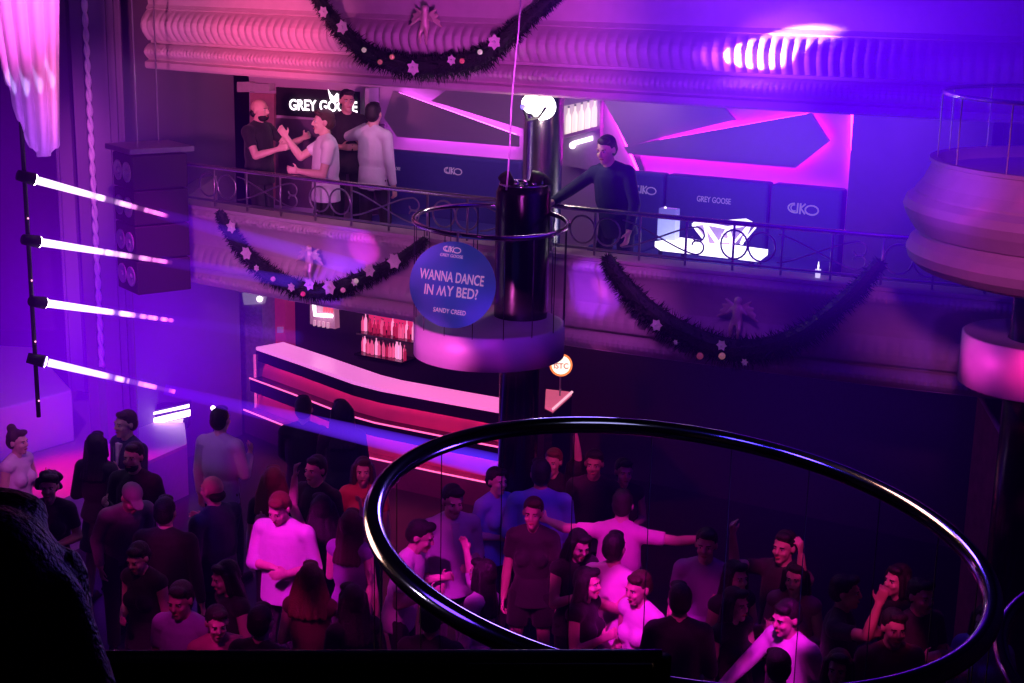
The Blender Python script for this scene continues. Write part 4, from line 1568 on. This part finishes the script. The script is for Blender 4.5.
    if hair == 'cap':
        g.ball(Hd(0, .012, .055), (.088 * s, .106 * s, .078 * s), Rh)
        g.capsule(Hd(0, -.07, .055), Hd(0, -.135, .045), .062 * s, .055 * s, 16, squash=(Rh @ V((1, 0, 0)), 1, .16))
        g.build('cap', hm, t, remesh=.010, sm=2)
    elif hair == 'bald':
        g.ball(Hd(0, .062, -.035), (.079 * s, .058 * s, .05 * s), Rh)
        g.build('hair', hm, t, remesh=.010, sm=2)
    else:
        g.build('hair', hm, t, remesh=.011, sm=1)
    if extra == 'beard':
        MB().ball(Hd(0, -.038, -.078), (.063 * s, .062 * s, .048 * s), Rh).build('beard', hm, t, remesh=.009, sm=1)
    for sg in (1, -1):
        PEOPLE.append((t, sg, joints[(sg, 'hand')], Q.copy(), V((loc.x, loc.y, base))))
    return t


def in_hand(t, sg):
    for (o, s_, (p, f, n, th), Q, L) in PEOPLE:
        if o == t and s_ == sg:
            return L + Q @ p, Q @ f, Q @ n, Q @ th


def phone(t, sg, label, strength=1.6):
    p, f, n, th = in_hand(t, sg)
    m = Matrix((th, f, n)).transposed()
    WORLD[0] = True
    ph = one('smartphone', MB().box(p + f * .02, (.07, .145, .009), m=m), M['black'], label, 'phone', 'phones held up in the crowd', bevel=.003)
    MB().box(p + f * .02 - n * .006, (.062, .13, .003), m=m).build('screen', glow('phone screen', (1, .6, 1), strength), ph)
    WORLD[0] = False


def glass(t, sg, label):
    p, f, n, th = in_hand(t, sg)
    ax = th if th.z > .3 else UPZ
    WORLD[0] = True
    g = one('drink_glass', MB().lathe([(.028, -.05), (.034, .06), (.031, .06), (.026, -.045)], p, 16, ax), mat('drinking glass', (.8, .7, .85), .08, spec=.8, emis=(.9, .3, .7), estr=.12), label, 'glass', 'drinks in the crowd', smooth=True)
    WORLD[0] = False


CAM, RIGHT, AWAY, LEFT = 0, 90, 180, -90
# --- the lounge on the balcony
BZ = 2.68
p1 = person(260, 110, 65, 'bearded man in dark tee on the balcony clapping with both arms held forward', top='black', hair='bald', hc='black', aL=((.2, -.75, -.55), (-.25, -1, .45)), aR=((.2, -.5, -.8), (-.35, -1, .35)), base=BZ, extra='beard', hw=1.1, legs='dark')
person(323, 122, -75, 'man in plain white tee on the balcony gesturing with one raised forearm', top='white', hair='short', hc='brown', aL=((.1, -.25, -1), (-.4, -.9, .1)), aR=((.15, -.75, -.5), (-.05, -.55, .8)), base=BZ, hw=1.08, legs='black')
person(347, 101, 20, 'man in dark shirt standing behind the two men in white on the balcony', top='black', hair='short', aL='front', aR='front', y=16.7, hw=1.0, legs='black', sk=1)
person(374, 114, 150, 'man in white dress shirt on the balcony with one arm lifted to his face', top='white', sleeve='long', hair='short', aR='down', aL=((.75, -.45, -.15), (-.80, -.45, .55)), base=BZ, hyaw=12, legs='black')
ps = person(606, 150, -35, 'man in dark suit jacket leaning over the balcony railing near the bottle niche', top='navy', sleeve='long', hair='short', hc='brown', aL=((.25, -.3, -.9), (-.1, -.5, -.85)), aR=((.55, -.75, -.35), (.10, -.9, -.12)), base=BZ, lean=10, side=-6, legs='navy', hpitch=6)
# --- the dance floor
person(18, 442, 70, 'girl in pale sleeveless top with hair pinned in a bun by the stage', h=1.62, fem=True, top='pinkwhite', sleeve='none', hair='bun', hc='brown', legs='denim', aL='drink', aR='down')
person(49, 487, 8, 'dark curly-haired woman in dark top facing out in front of the stage', h=1.64, fem=True, top='dark', hair='curly', aL='front', aR='drink', legs='black')
person(125, 424, -40, 'man in dark jacket with open white collar standing near the flood light', h=1.78, top='navy', sleeve='long', hair='short', hc='brown', collar='white', aL='drink', aR='down', legs='dark')
person(97, 445, 165, 'woman in dark dress seen from behind with long straight black hair by the stage', h=1.66, fem=True, top='dark', sleeve='long', hair='long', low='dress', aL='front', aR='front')
person(133, 457, -12, 'bearded man in black sweater facing out below the man with white collar', h=1.76, top='black', sleeve='long', hair='short', extra='beard', aL='front', aR='drink', legs='dark')
person(132, 498, 35, 'stooping man in grey cap and greyish shirt with hands held low', h=1.74, top='grey', sleeve='long', hair='cap', hc='grey', lean=34, aL=((.1, -.3, -1), (-.2, -.5, -.8)), aR=((.15, -.1, -1), (-.1, -.5, -.8)), legs='dark', hpitch=12)
person(166, 512, 172, 'broad man in black jacket seen from behind beside the stooping man', h=1.74, top='black', sleeve='long', hair='short', aL='front', aR='down', hw=1.12, legs='black')
person(138, 558, -25, 'short-haired woman in black vest with head bowed in front of the stooping man', h=1.62, fem=True, top='black', sleeve='none', hair='short', hpitch=18, aL='down', aR='front', legs='dark')
person(221, 420, 160, 'man in pale lilac shirt seen from behind near the pin light', h=1.78, top='pale', sleeve='long', hair='short', aL='down', aR='drink', legs='dark')
person(212, 490, -125, 'bald man in dark navy jacket turned away from view', h=1.78, top='navy', sleeve='long', hair='bald', hc='black', aL='down', aR=((.2, -.4, -.9), (-.2, -.8, .3)), hw=1.12, legs='dark')
pw = person(279, 509, -20, 'man in bright white shirt looking down with forearms folded at his waist', h=1.78, top='white', sleeve='rolled', hair='short', hc='auburn', aL='front', aR='cross', hpitch=22, hw=1.12, legs='dark')
person(274, 480, 175, 'auburn-haired woman seen from behind just past the man in bright white shirt', h=1.68, fem=True, top='dark', hair='wavy', hc='auburn', legs='black')
person(304, 409, 178, 'man in black jacket watching the bar, seen from behind, nearer the stage', h=1.78, top='black', sleeve='long', hair='short', aL='lean', aR='lean', legs='black')
person(342, 413, -170, 'woman in black jacket in front of the bar with dark hair down her back', h=1.78, fem=True, top='black', sleeve='long', hair='long', aL='lean', aR='down', legs='black')
person(363, 471, 5, 'smiling long-haired woman in red top facing out below the bar', h=1.66, fem=True, top='red', sleeve='short', hair='long', hc='brown', aL='down', aR='front', legs='dark')
person(315, 470, -30, 'man in black tee holding one hand out beside the woman in red', h=1.74, top='black', hair='short', aR=((.2, -.75, -.5), (-.1, -.9, .15)), aL='down', legs='black')
person(352, 524, 160, 'woman in purple top with long brown hair seen from behind by the ring rail', h=1.64, fem=True, top='purple', sleeve='none', hair='long', hc='brown', aL='drink', aR='down', legs='dark')
person(322, 508, -160, 'woman in black top with dark wavy hair between white shirt and purple top', h=1.64, fem=True, top='black', sleeve='none', hair='wavy', hc='black', aL='up', aR='dance', legs='dark')
person(311, 578, 172, 'woman with long loose auburn hair and rose skirt seen from behind', h=1.64, fem=True, top='wine', sleeve='none', hair='wavy', hc='auburn', low='skirt', legs='rose', aL='front', aR='dance')
person(225, 577, -55, 'dark-haired woman in black sleeveless dress with bare arm bent', h=1.66, fem=True, top='black', sleeve='none', hair='long', low='dress', aL=((.2, .05, -1), (-.5, -.85, .1)), aR='front', hpitch=12)
person(180, 600, -15, 'man in purple shirt near the rail beside the woman with bent arm', h=1.72, top='purple', sleeve='short', hair='short', aL='drink', aR='front', hpitch=10, legs='dark', sk=1)
person(217, 623, 20, 'woman in rose top close to the rail beside the man in purple', h=1.6, fem=True, top='rose', sleeve='none', hair='short', aL='front', aR='drink', hpitch=10, legs='dark')
person(453, 501, 20, 'man in pale shirt and dark trousers standing inside the ring of the steel rail', h=1.80, top='pale', sleeve='rolled', hair='short', aL='front', aR='down', legs='black', hpitch=10, collar='pale')
person(421, 536, 75, 'dark-haired man in white tee bending toward a raised drink', h=1.74, top='white', sleeve='short', hair='short', aL='drink', aR='drink', lean=12, hpitch=12, legs='dark')
ph1 = person(482, 574, -120, 'woman in pink-white blouse leaning back with one arm raised', h=1.62, fem=True, top='pinkwhite', sleeve='rolled', hair='long', aL='down', aR=((.3, -.8, .25), (-.05, -.4, 1)), side=-14, legs='dark')
person(533, 513, -10, 'person in dark polo and black shorts with bare legs lit magenta', h=1.72, fem=True, top='dark', sleeve='short', hair='short', hc='brown', low='shorts', legs='black', aL='down', aR='down')
person(541, 474, 178, 'man in light blue shirt seen from behind near the mast', h=1.80, top='blue', sleeve='long', hair='short', aL='front', aR='down', hw=1.15, legs='dark', y=12.0)
person(553, 462, -20, 'woman with bright face and black top under the far side of the ring rail', h=1.66, fem=True, top='black', hair='short', hc='auburn', aL='up', aR='front', legs='black')
person(578, 468, 160, 'dark-clothed woman with long hair next to the bright-faced woman', h=1.62, fem=True, top='black', hair='long', legs='black')
person(497, 481, 40, 'person in blue top at the end of the bar next to the mast', h=1.64, fem=True, top='blue', sleeve='short', hair='short', legs='dark', aL='front', aR='front')
person(594, 464, -10, 'man in dark shirt with faintly lit face at the back of the floor', h=1.74, top='dark', hair='short', legs='black', sk=1)
person(624, 472, 10, 'woman in dark dress with faintly lit face at the back of the floor', h=1.64, fem=True, top='dark', sleeve='none', hair='short', low='dress', aL='front')
person(623, 505, 165, 'man in magenta-lit shirt with arms spread seen from behind', h=1.76, top='magenta', sleeve='short', hair='short', aL='wide', aR='wide', lean=14, legs='dark')
pp_ = person(579, 545, 25, 'woman in dark sleeveless top looking at a glowing phone', h=1.66, fem=True, top='dark', sleeve='none', hair='long', aL='phone', aR='phone', hpitch=18, legs='black')
phone(pp_, 1, 'smartphone glowing in the hand of the dark sleeveless woman')
person(615, 548, 150, 'dark-haired man in pink tee in front of the man with spread arms', h=1.72, top='pinkwhite', sleeve='short', hair='short', aL='front', aR='front', legs='dark')
person(588, 583, 60, 'woman in black top with bare arms beside the dancer in white dress', h=1.62, fem=True, top='black', sleeve='none', hair='long', aL='dance', aR='drink', legs='black')
person(638, 588, -50, 'dancer in bright white sleeveless dress with arms bent', h=1.68, fem=True, top='white', sleeve='none', hair='short', hc='brown', low='dress', aL=((.5, .1, -.8), (.35, -.75, -.1)), aR='front', hpitch=8)
person(706, 545, -15, 'dim man in dark purple shirt alone below the far edge of the ring', h=1.74, top='purple', hair='short', aL='drink', aR='down', legs='black')
person(736, 577, 30, 'woman in black dress standing next to the dim man in purple', h=1.64, fem=True, top='black', sleeve='none', hair='long', low='dress', aL='drink', aR='down')
person(784, 547, -40, 'man with red-lit face holding both hands up in the dark', h=1.74, top='dark', sleeve='short', hair='short', aL=((.3, -.7, .2), (0, -.2, 1)), aR=((.3, -.7, .2), (0, -.2, 1)), legs='black')
person(795, 578, -25, 'woman in rose top in front of the man holding his hands up', h=1.64, fem=True, top='rose', sleeve='none', hair='long', aL='front', aR='drink', legs='black')
person(786, 618, -55, 'man in white shirt leaning away with red-lit face', h=1.74, top='white', sleeve='long', hair='short', aL='front', aR=((.3, -.6, -.5), (.1, -.8, -.3)), lean=16, legs='dark')
pq = person(736, 604, 40, 'woman in black dress with phone near the leaning man in white', h=1.62, fem=True, top='black', sleeve='none', hair='long', low='dress', aL='phone', aR='down')
phone(pq, 1, 'smartphone lit in front of the woman in black dress beside the leaning man', 1.2)
person(846, 592, 70, 'man in dark shirt with one bare forearm lifted in the gloom', h=1.72, top='dark', sleeve='short', hair='short', aL='drink', aR='raise_', legs='black', sk=1)
person(897, 580, -60, 'woman with red-lit cheek and dark top at the far end of the floor', h=1.66, fem=True, top='dark', sleeve='none', hair='long', aL='drink', aR='front', legs='black')
person(921, 596, 25, 'man in dark tee clapping beside the red-cheeked woman', h=1.72, top='dark', hair='short', aL='phone', aR='phone', legs='black')
person(894, 628, 5, 'man in wine-red shirt facing out at the near end of the dark group', h=1.72, top='wine', hair='short', aL='front', aR='down', legs='black')
person(985, 622, -30, 'person in blue top at the edge of the crowd below the second ring', h=1.64, fem=True, top='blue', sleeve='short', hair='long', aL='front', aR='drink', legs='black')
person(778, 668, 175, 'bowed person in magenta-lit tee close under the photographer', h=1.70, top='pinkwhite', sleeve='short', hair='short', aL='front', aR='front', lean=30, legs='dark')
person(838, 668, -20, 'woman in dark vest close under the photographer with pale hands', h=1.62, fem=True, top='dark', sleeve='none', hair='long', aL='drink', aR='drink', legs='black')
person(262, 622, 160, 'man in black tee seen from behind near the rail beside the rose skirt', h=1.68, top='black', hair='short', legs='black', aL='front', aR='front')
person(352, 600, -150, 'woman in black jacket seen from behind outside the ring rail', h=1.64, fem=True, top='black', sleeve='long', hair='long', legs='black', aL='front', aR='front')
person(432, 618, 170, 'man in dark tee seen from behind under the curve of the ring rail', h=1.68, top='dark', hair='short', legs='black', aL='drink', aR='front')
person(680, 600, 175, 'man in black shirt seen from behind beyond the dancer in white dress', h=1.72, top='black', sleeve='long', hair='short', legs='black', aL='front', aR='front')
# spectator at the photographer's rail
person(-2, 612, 178, 'dark silhouette of a long-haired spectator cut by the frame at the balcony rail', h=1.60, fem=True, top='black', sleeve='long', hair='wavy', hc='black', legs='black', aL='lean', aR='lean', y=1.42)
WORLD[0] = True
# ------------------------------------------------------------------ haze painted as a self-glowing world volume, and light
w = bpy.data.worlds.new('world')
SC.world = w
w.use_nodes = True
nt = w.node_tree
bg = nt.nodes['Background']
bg.inputs['Color'].default_value = (.02, .0, .05, 1)
bg.inputs['Strength'].default_value = .1
wo = nt.nodes['World Output']
tc = nt.nodes.new('ShaderNodeTexCoord')


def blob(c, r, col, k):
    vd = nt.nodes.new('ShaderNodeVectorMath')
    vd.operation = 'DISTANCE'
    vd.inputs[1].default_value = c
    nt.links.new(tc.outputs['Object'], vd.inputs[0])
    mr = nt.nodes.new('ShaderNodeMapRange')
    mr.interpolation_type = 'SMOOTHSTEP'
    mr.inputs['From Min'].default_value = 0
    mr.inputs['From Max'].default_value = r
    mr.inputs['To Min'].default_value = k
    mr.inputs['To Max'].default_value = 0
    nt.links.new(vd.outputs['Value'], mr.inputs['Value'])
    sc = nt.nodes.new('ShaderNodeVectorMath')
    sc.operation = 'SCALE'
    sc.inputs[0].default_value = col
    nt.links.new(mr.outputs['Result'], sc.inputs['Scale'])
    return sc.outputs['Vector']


acc = None
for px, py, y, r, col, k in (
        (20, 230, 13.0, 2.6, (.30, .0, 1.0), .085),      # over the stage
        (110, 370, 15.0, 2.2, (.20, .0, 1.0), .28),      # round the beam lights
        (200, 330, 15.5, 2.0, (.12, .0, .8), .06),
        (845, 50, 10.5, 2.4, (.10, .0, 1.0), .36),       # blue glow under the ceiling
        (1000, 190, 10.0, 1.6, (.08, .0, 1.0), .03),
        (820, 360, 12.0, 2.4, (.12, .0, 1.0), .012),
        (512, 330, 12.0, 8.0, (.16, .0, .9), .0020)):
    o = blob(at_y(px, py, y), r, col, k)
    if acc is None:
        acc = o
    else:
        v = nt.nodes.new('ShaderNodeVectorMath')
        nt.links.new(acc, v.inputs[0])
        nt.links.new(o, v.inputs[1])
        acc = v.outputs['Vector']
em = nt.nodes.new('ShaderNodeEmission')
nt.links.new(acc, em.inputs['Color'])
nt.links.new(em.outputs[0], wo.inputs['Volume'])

MAG = (1, .015, .58)
PNK = (1, .08, .42)
BLU = (.08, .02, 1)
VIO = (.42, .03, 1)


def gobo(l, scale, lo, hi):
    """noise in the lamp strength that breaks its light into patches"""
    d = l.data
    d.use_nodes = True
    n = d.node_tree
    e = n.nodes['Emission']
    t_ = n.nodes.new('ShaderNodeTexCoord')
    z_ = n.nodes.new('ShaderNodeTexNoise')
    z_.inputs['Scale'].default_value = scale
    z_.inputs['Detail'].default_value = 1
    n.links.new(t_.outputs['Normal'], z_.inputs['Vector'])
    m_ = n.nodes.new('ShaderNodeMapRange')
    m_.inputs['From Min'].default_value = lo
    m_.inputs['From Max'].default_value = hi
    m_.inputs['To Min'].default_value = .01
    n.links.new(z_.outputs['Fac'], m_.inputs['Value'])
    n.links.new(m_.outputs['Result'], e.inputs['Strength'])
    return l


# crowd: patterned washes from added spots out of view
gobo(spot((-3.4, 6.0, 6.8), (-1.6, 10.9, 1.2), MAG, 650, 46, .5, .06), 22, .53, .62)
gobo(spot((.2, 5.6, 7.0), (.3, 10.6, 1.2), MAG, 450, 34, .5, .06), 24, .56, .64)
gobo(spot((3.6, 6.0, 6.8), (2.6, 10.0, 1.3), (1, .02, .45), 700, 40, .5, .05), 28, .62, .68)
spot((-1.4, 7.6, 7.4), (-1.4, 11.0, .6), (.7, .03, .8), 36, 60, .9, .2)


def hit(px, py, z, col, e, deg, src=(-3.0, 6.4, 6.6)):  # added narrow spot aimed at one patch of the crowd
    spot(src, at_z(px, py, z), col, e, deg, .5, .05)


hit(278, 552, 1.3, (1, .012, .88), 1900, 9)                 # man in bright white shirt
hit(410, 560, 1.3, (1, .012, .88), 1100, 6, (-1.5, 6.0, 6.8))
hit(462, 590, 1.2, (1, .010, .88), 1500, 6, (-.5, 6.0, 6.8))
hit(540, 615, .4, MAG, 1500, 6, (-1.0, 5.5, 6.5))
hit(640, 616, 1.2, (1, .010, .82), 2300, 7, (-.6, 5.8, 6.6))
hit(612, 540, 1.4, (1, .012, .9), 1200, 8, (.2, 6.2, 6.8))
hit(785, 640, 1.3, (1, .010, .88), 1900, 5, (.9, 5.6, 6.6))
hit(768, 676, 1.2, (1, .012, .9), 1900, 4, (.9, 5.2, 6.6))
hit(893, 622, 1.55, (1, .03, .35), 800, 4, (1.2, 5.8, 6.4))
hit(895, 576, 1.55, (1, .03, .35), 800, 3.4, (1.2, 5.8, 6.4))
hit(790, 560, 1.5, (1, .03, .40), 800, 5, (.9, 5.8, 6.6))
hit(560, 460, 1.55, (1, .04, .35), 560, 7, (1.4, 7.5, 6.0))
hit(205, 625, 1.3, MAG, 316, 7, (-2.4, 5.6, 6.4))
hit(364, 484, 1.4, (1, .04, .40), 560, 5, (-1.6, 6.4, 6.4))
hit(140, 560, 1.3, PNK, 190, 9)
hit(17, 456, 1.4, (.8, .08, .8), 800, 8)
hit(530, 505, 1.4, BLU, 266, 8, (1.5, 8.0, 6.5))
hit(455, 520, 1.4, VIO, 139, 7, (.5, 7.5, 6.5))
hit(212, 555, 1.0, BLU, 190, 8, (-4.5, 8.5, 5.0))
hit(222, 445, 1.4, VIO, 139, 7, (-4.4, 10, 4.0))

# parapets
C_ = ray_curve
spot((-3.2, 9.0, 4.6), C_(235, 40), (1, .16, .56), 1350, 34, .9, .15)
spot((-2.0, 10.2, 4.9), C_(272, 42), (1, .05, .16), 620, 20, .9, .1)
spot((-.3, 9.2, 4.7), C_(500, 45), (.75, .07, .80), 560, 44, .9, .15)
spot((1.2, 9.0, 4.7), C_(690, 60), (.32, .03, 1), 420, 40, .9, .15)
spot((-2.4, 9.6, 4.4), C_(260, 255), (.80, .13, .80), 620, 30, .9, .15)
spot((-.9, 9.2, 4.6), C_(410, 270), (.85, .12, .80), 300, 22, .9, .15)
spot((.5, 9.0, 4.9), C_(615, 300), (.65, .08, .75), 330, 18, .9, .15)
spot((1.2, 9.0, 4.9), C_(700, 320), (.35, .04, .75), 110, 26, .9, .15)
h0 = C_(776, 50, .1)
tg, nn = V((.87, -.49, 0)), V((-.49, -.87, 0))
src = h0 - (tg * .92 + UPZ * .20).normalized() * 1.7 + nn * 1.0
spot(src, h0, (1, .42, 1), 4200, 9.0, .35, .02)
spot(src, h0, (.75, .10, 1), 260, 22, 1, .02)
h0 = C_(364, 248, .1)
spot(h0 + V((-.2, -2.4, .2)), h0, (1, .05, .85), 210, 9, .5, .02)
spot(h0 + V((-.25, -2.4, .2)), h0 - V((.15, 0, 0)), (.30, .02, 1), 200, 15, .8, .02)
h0 = C_(592, 288, .1)
spot(h0 + V((-.9, -2.0, .5)), h0, (.28, .02, 1), 260, 15, .6, .02)
spot(h0 + V((-.9, -2.0, .5)), h0 + V((.06, 0, .02)), (1, .08, .85), 60, 5, .6, .02)
h0 = C_(325, 284, .15)
spot(h0 + V((-1.2, -2.0, .5)), h0, (.16, .01, 1), 240, 13, .8, .02)
# rounded box and drums
spot((1.8, 5.5, 5.6), at_y(985, 225, 9.2), (.85, .10, .70), 330, 20, .7, .15)
spot((1.2, 8.2, 4.6), at_y(950, 190, 9.5), (.25, .03, 1), 160, 20, .9, .15)
spot((1.6, 9.6, 3.2), at_y(968, 360, 10.0), (1, .04, .60), 120, 16, .6, .1)
spot((2.6, 6.5, 4.0), at_y(1000, 365, 10.0), (.25, .03, 1), 110, 14, .6, .1)
spot((3.2, 8.5, 4.0), at_y(1010, 430, 11.0), (1, .02, .25), 160, 16, .8, .1)
spot((-2.6, 9.0, 2.9), at_y(445, 345, 11.8), (1, .10, .75), 700, 13, .6, .1)
spot((-.6, 9.0, 4.2), at_y(510, 345, 11.8), (.35, .03, 1), 130, 16, .8, .1)
spot((-1.0, 8.6, 4.6), bc, (.25, .15, 1), 60, 9, .6, .1)
# stage, block, curtain
spot((-6.2, 12.0, 6.4), at_z(84, 474, .6), (1, .0, .11), 2400, 15, .8, .1)
spot((-3.0, 12.5, 6.0), at_z(165, 438, .6), (.95, .01, .8), 700, 16, .8, .1)
spot((-4.4, 10.5, 5.6), at_z(30, 380, 1.2), (.85, .08, .95), 330, 22, .8, .1)
spot((-3.4, 11.0, 3.4), at_y(140, 340, 16), (.26, .0, 1), 170, 40, .9, .1)
spot((-3.6, 9.5, 6.0), at_y(125, 40, 16), (.6, .08, .7), 170, 17, .9, .1)
spot((-3.0, 12.2, 5.0), at_y(98, 100, 15.6), (.8, .15, .9), 120, 22, .9, .1)
spot((-2.6, 9.0, 7.4), at_y(15, 10, 12.4), (1, .14, .85), 2200, 22, .8, .1)
spot((-3.2, 9.8, 3.6), at_y(30, 100, 12.4), (.50, .10, 1), 260, 22, .9, .1)
for x, y in ((11, 86), (25, 79), (38, 71), (50, 61)):
    h0 = at_y(x, y, 11.9)
    spot(h0 + V((.25, -1.0, -1.5)), h0, (.55, .45, 1), 260, 3.0, .5, .01)
# lounge
area((-.3, 15.2, 4.66), (-.3, 15.8, 3), (.9, .45, .9), 9, 3.5, .5)
area((2.6, 13.6, 4.66), (2.8, 14.2, 3), (.45, .16, 1), 7, 2.6, .5)
spot((-1.6, 12.2, 5.0), wall_hit(315, 150, .8), (.9, .30, .62), 90, 20, .8, .1)
spot((-2.6, 12.8, 4.6), wall_hit(255, 120, 1.0), (1, .10, .2), 36, 12, .8, .1)
point((lp.x - .03, lp.y - .12, lp.z - .16), (1, .80, .72), 5, .05)
spot((-2.2, 12.2, 6.0), on_curve(-1.9, .04, RZ), (1, .25, .5), 60, 26, .8, .1)  # added spot for a pink shine on the balcony handrail
spot((KX - .75, KY - 1.1, 4.55), (KX, KY, 3.95), (1, .50, .50), 24, 22, .6, .12)  # added spot that warms the chrome column
# bar
spot((-1.4, 15.2, 2.4), (-.6, 15.2, 0), (1, .02, .15), 90, 120, .9, .1)  # added spot that reddens the floor by the bar


# added spots, each placed to put a glint on the big ring rail
def glint(px, py, k, col, e, rad=.08, dist=1.5):
    best = None
    for a in range(0, 3600, 5):
        a = R(a / 10)
        p = V((cn[0] + .6 * math.cos(a), cn[1] + .6 * math.sin(a), cn[2] - .086 * .6 * math.cos(a) + .055 * .6 * math.sin(a)))
        d = p - CP
        x, y = 512 + F * d.dot(rt) / d.dot(fw), 341.5 - F * d.dot(up) / d.dot(fw)
        q_ = (x - px) ** 2 + (y - py) ** 2
        if best is None or q_ < best[0]:
            best = (q_, p, V((-math.sin(a), math.cos(a), .086 * math.sin(a) + .055 * math.cos(a))).normalized())
    _, p, t_ = best
    v = (CP - p).normalized()
    s_ = t_.cross(v).normalized()
    n_ = (v - t_ * v.dot(t_)).normalized()
    n_ = (n_ + s_ * k).normalized()
    l_ = (n_ * 2 * n_.dot(v) - v).normalized()
    spot(p + l_ * dist, p, col, e * 2.2, 40, .8, rad * 2.2)


glint(374, 548, .75, (1, .52, .36), 27.0, .16)
glint(386, 515, -.7, (.25, .15, 1), 8, .06)
glint(428, 598, .2, (.75, .6, 1), 6, .03)
glint(455, 615, -.2, (.16, .05, 1), 12, .12)
glint(450, 462, -.6, (.14, .05, 1), 13.5, .06)
glint(600, 428, .3, (.4, .4, .8), 3.1, .10)
glint(745, 437, .3, (.08, .05, 1), 5.4, .05)
glint(805, 462, .3, (.08, .04, 1), 14.4, .06)
glint(930, 518, .3, (1, .50, .34), 27.0, .12)
glint(972, 560, .2, (.12, .05, 1), 18.0, .06)
spot(ra.lerp(rb, .62) + V((.25, .8, .7)), ra.lerp(rb, .62), (.10, .12, .9), 1.5, 34, .8, .2)  # added weak spot for a blue edge on the near handrail

cy = SC.cycles
cy.max_bounces = 5
cy.diffuse_bounces = 2
cy.glossy_bounces = 3
cy.transmission_bounces = 3
cy.transparent_max_bounces = 8
cy.volume_bounces = 0
cy.volume_step_rate = 1.0
cy.volume_max_steps = 16
w.cycles.volume_step_size = 2.5
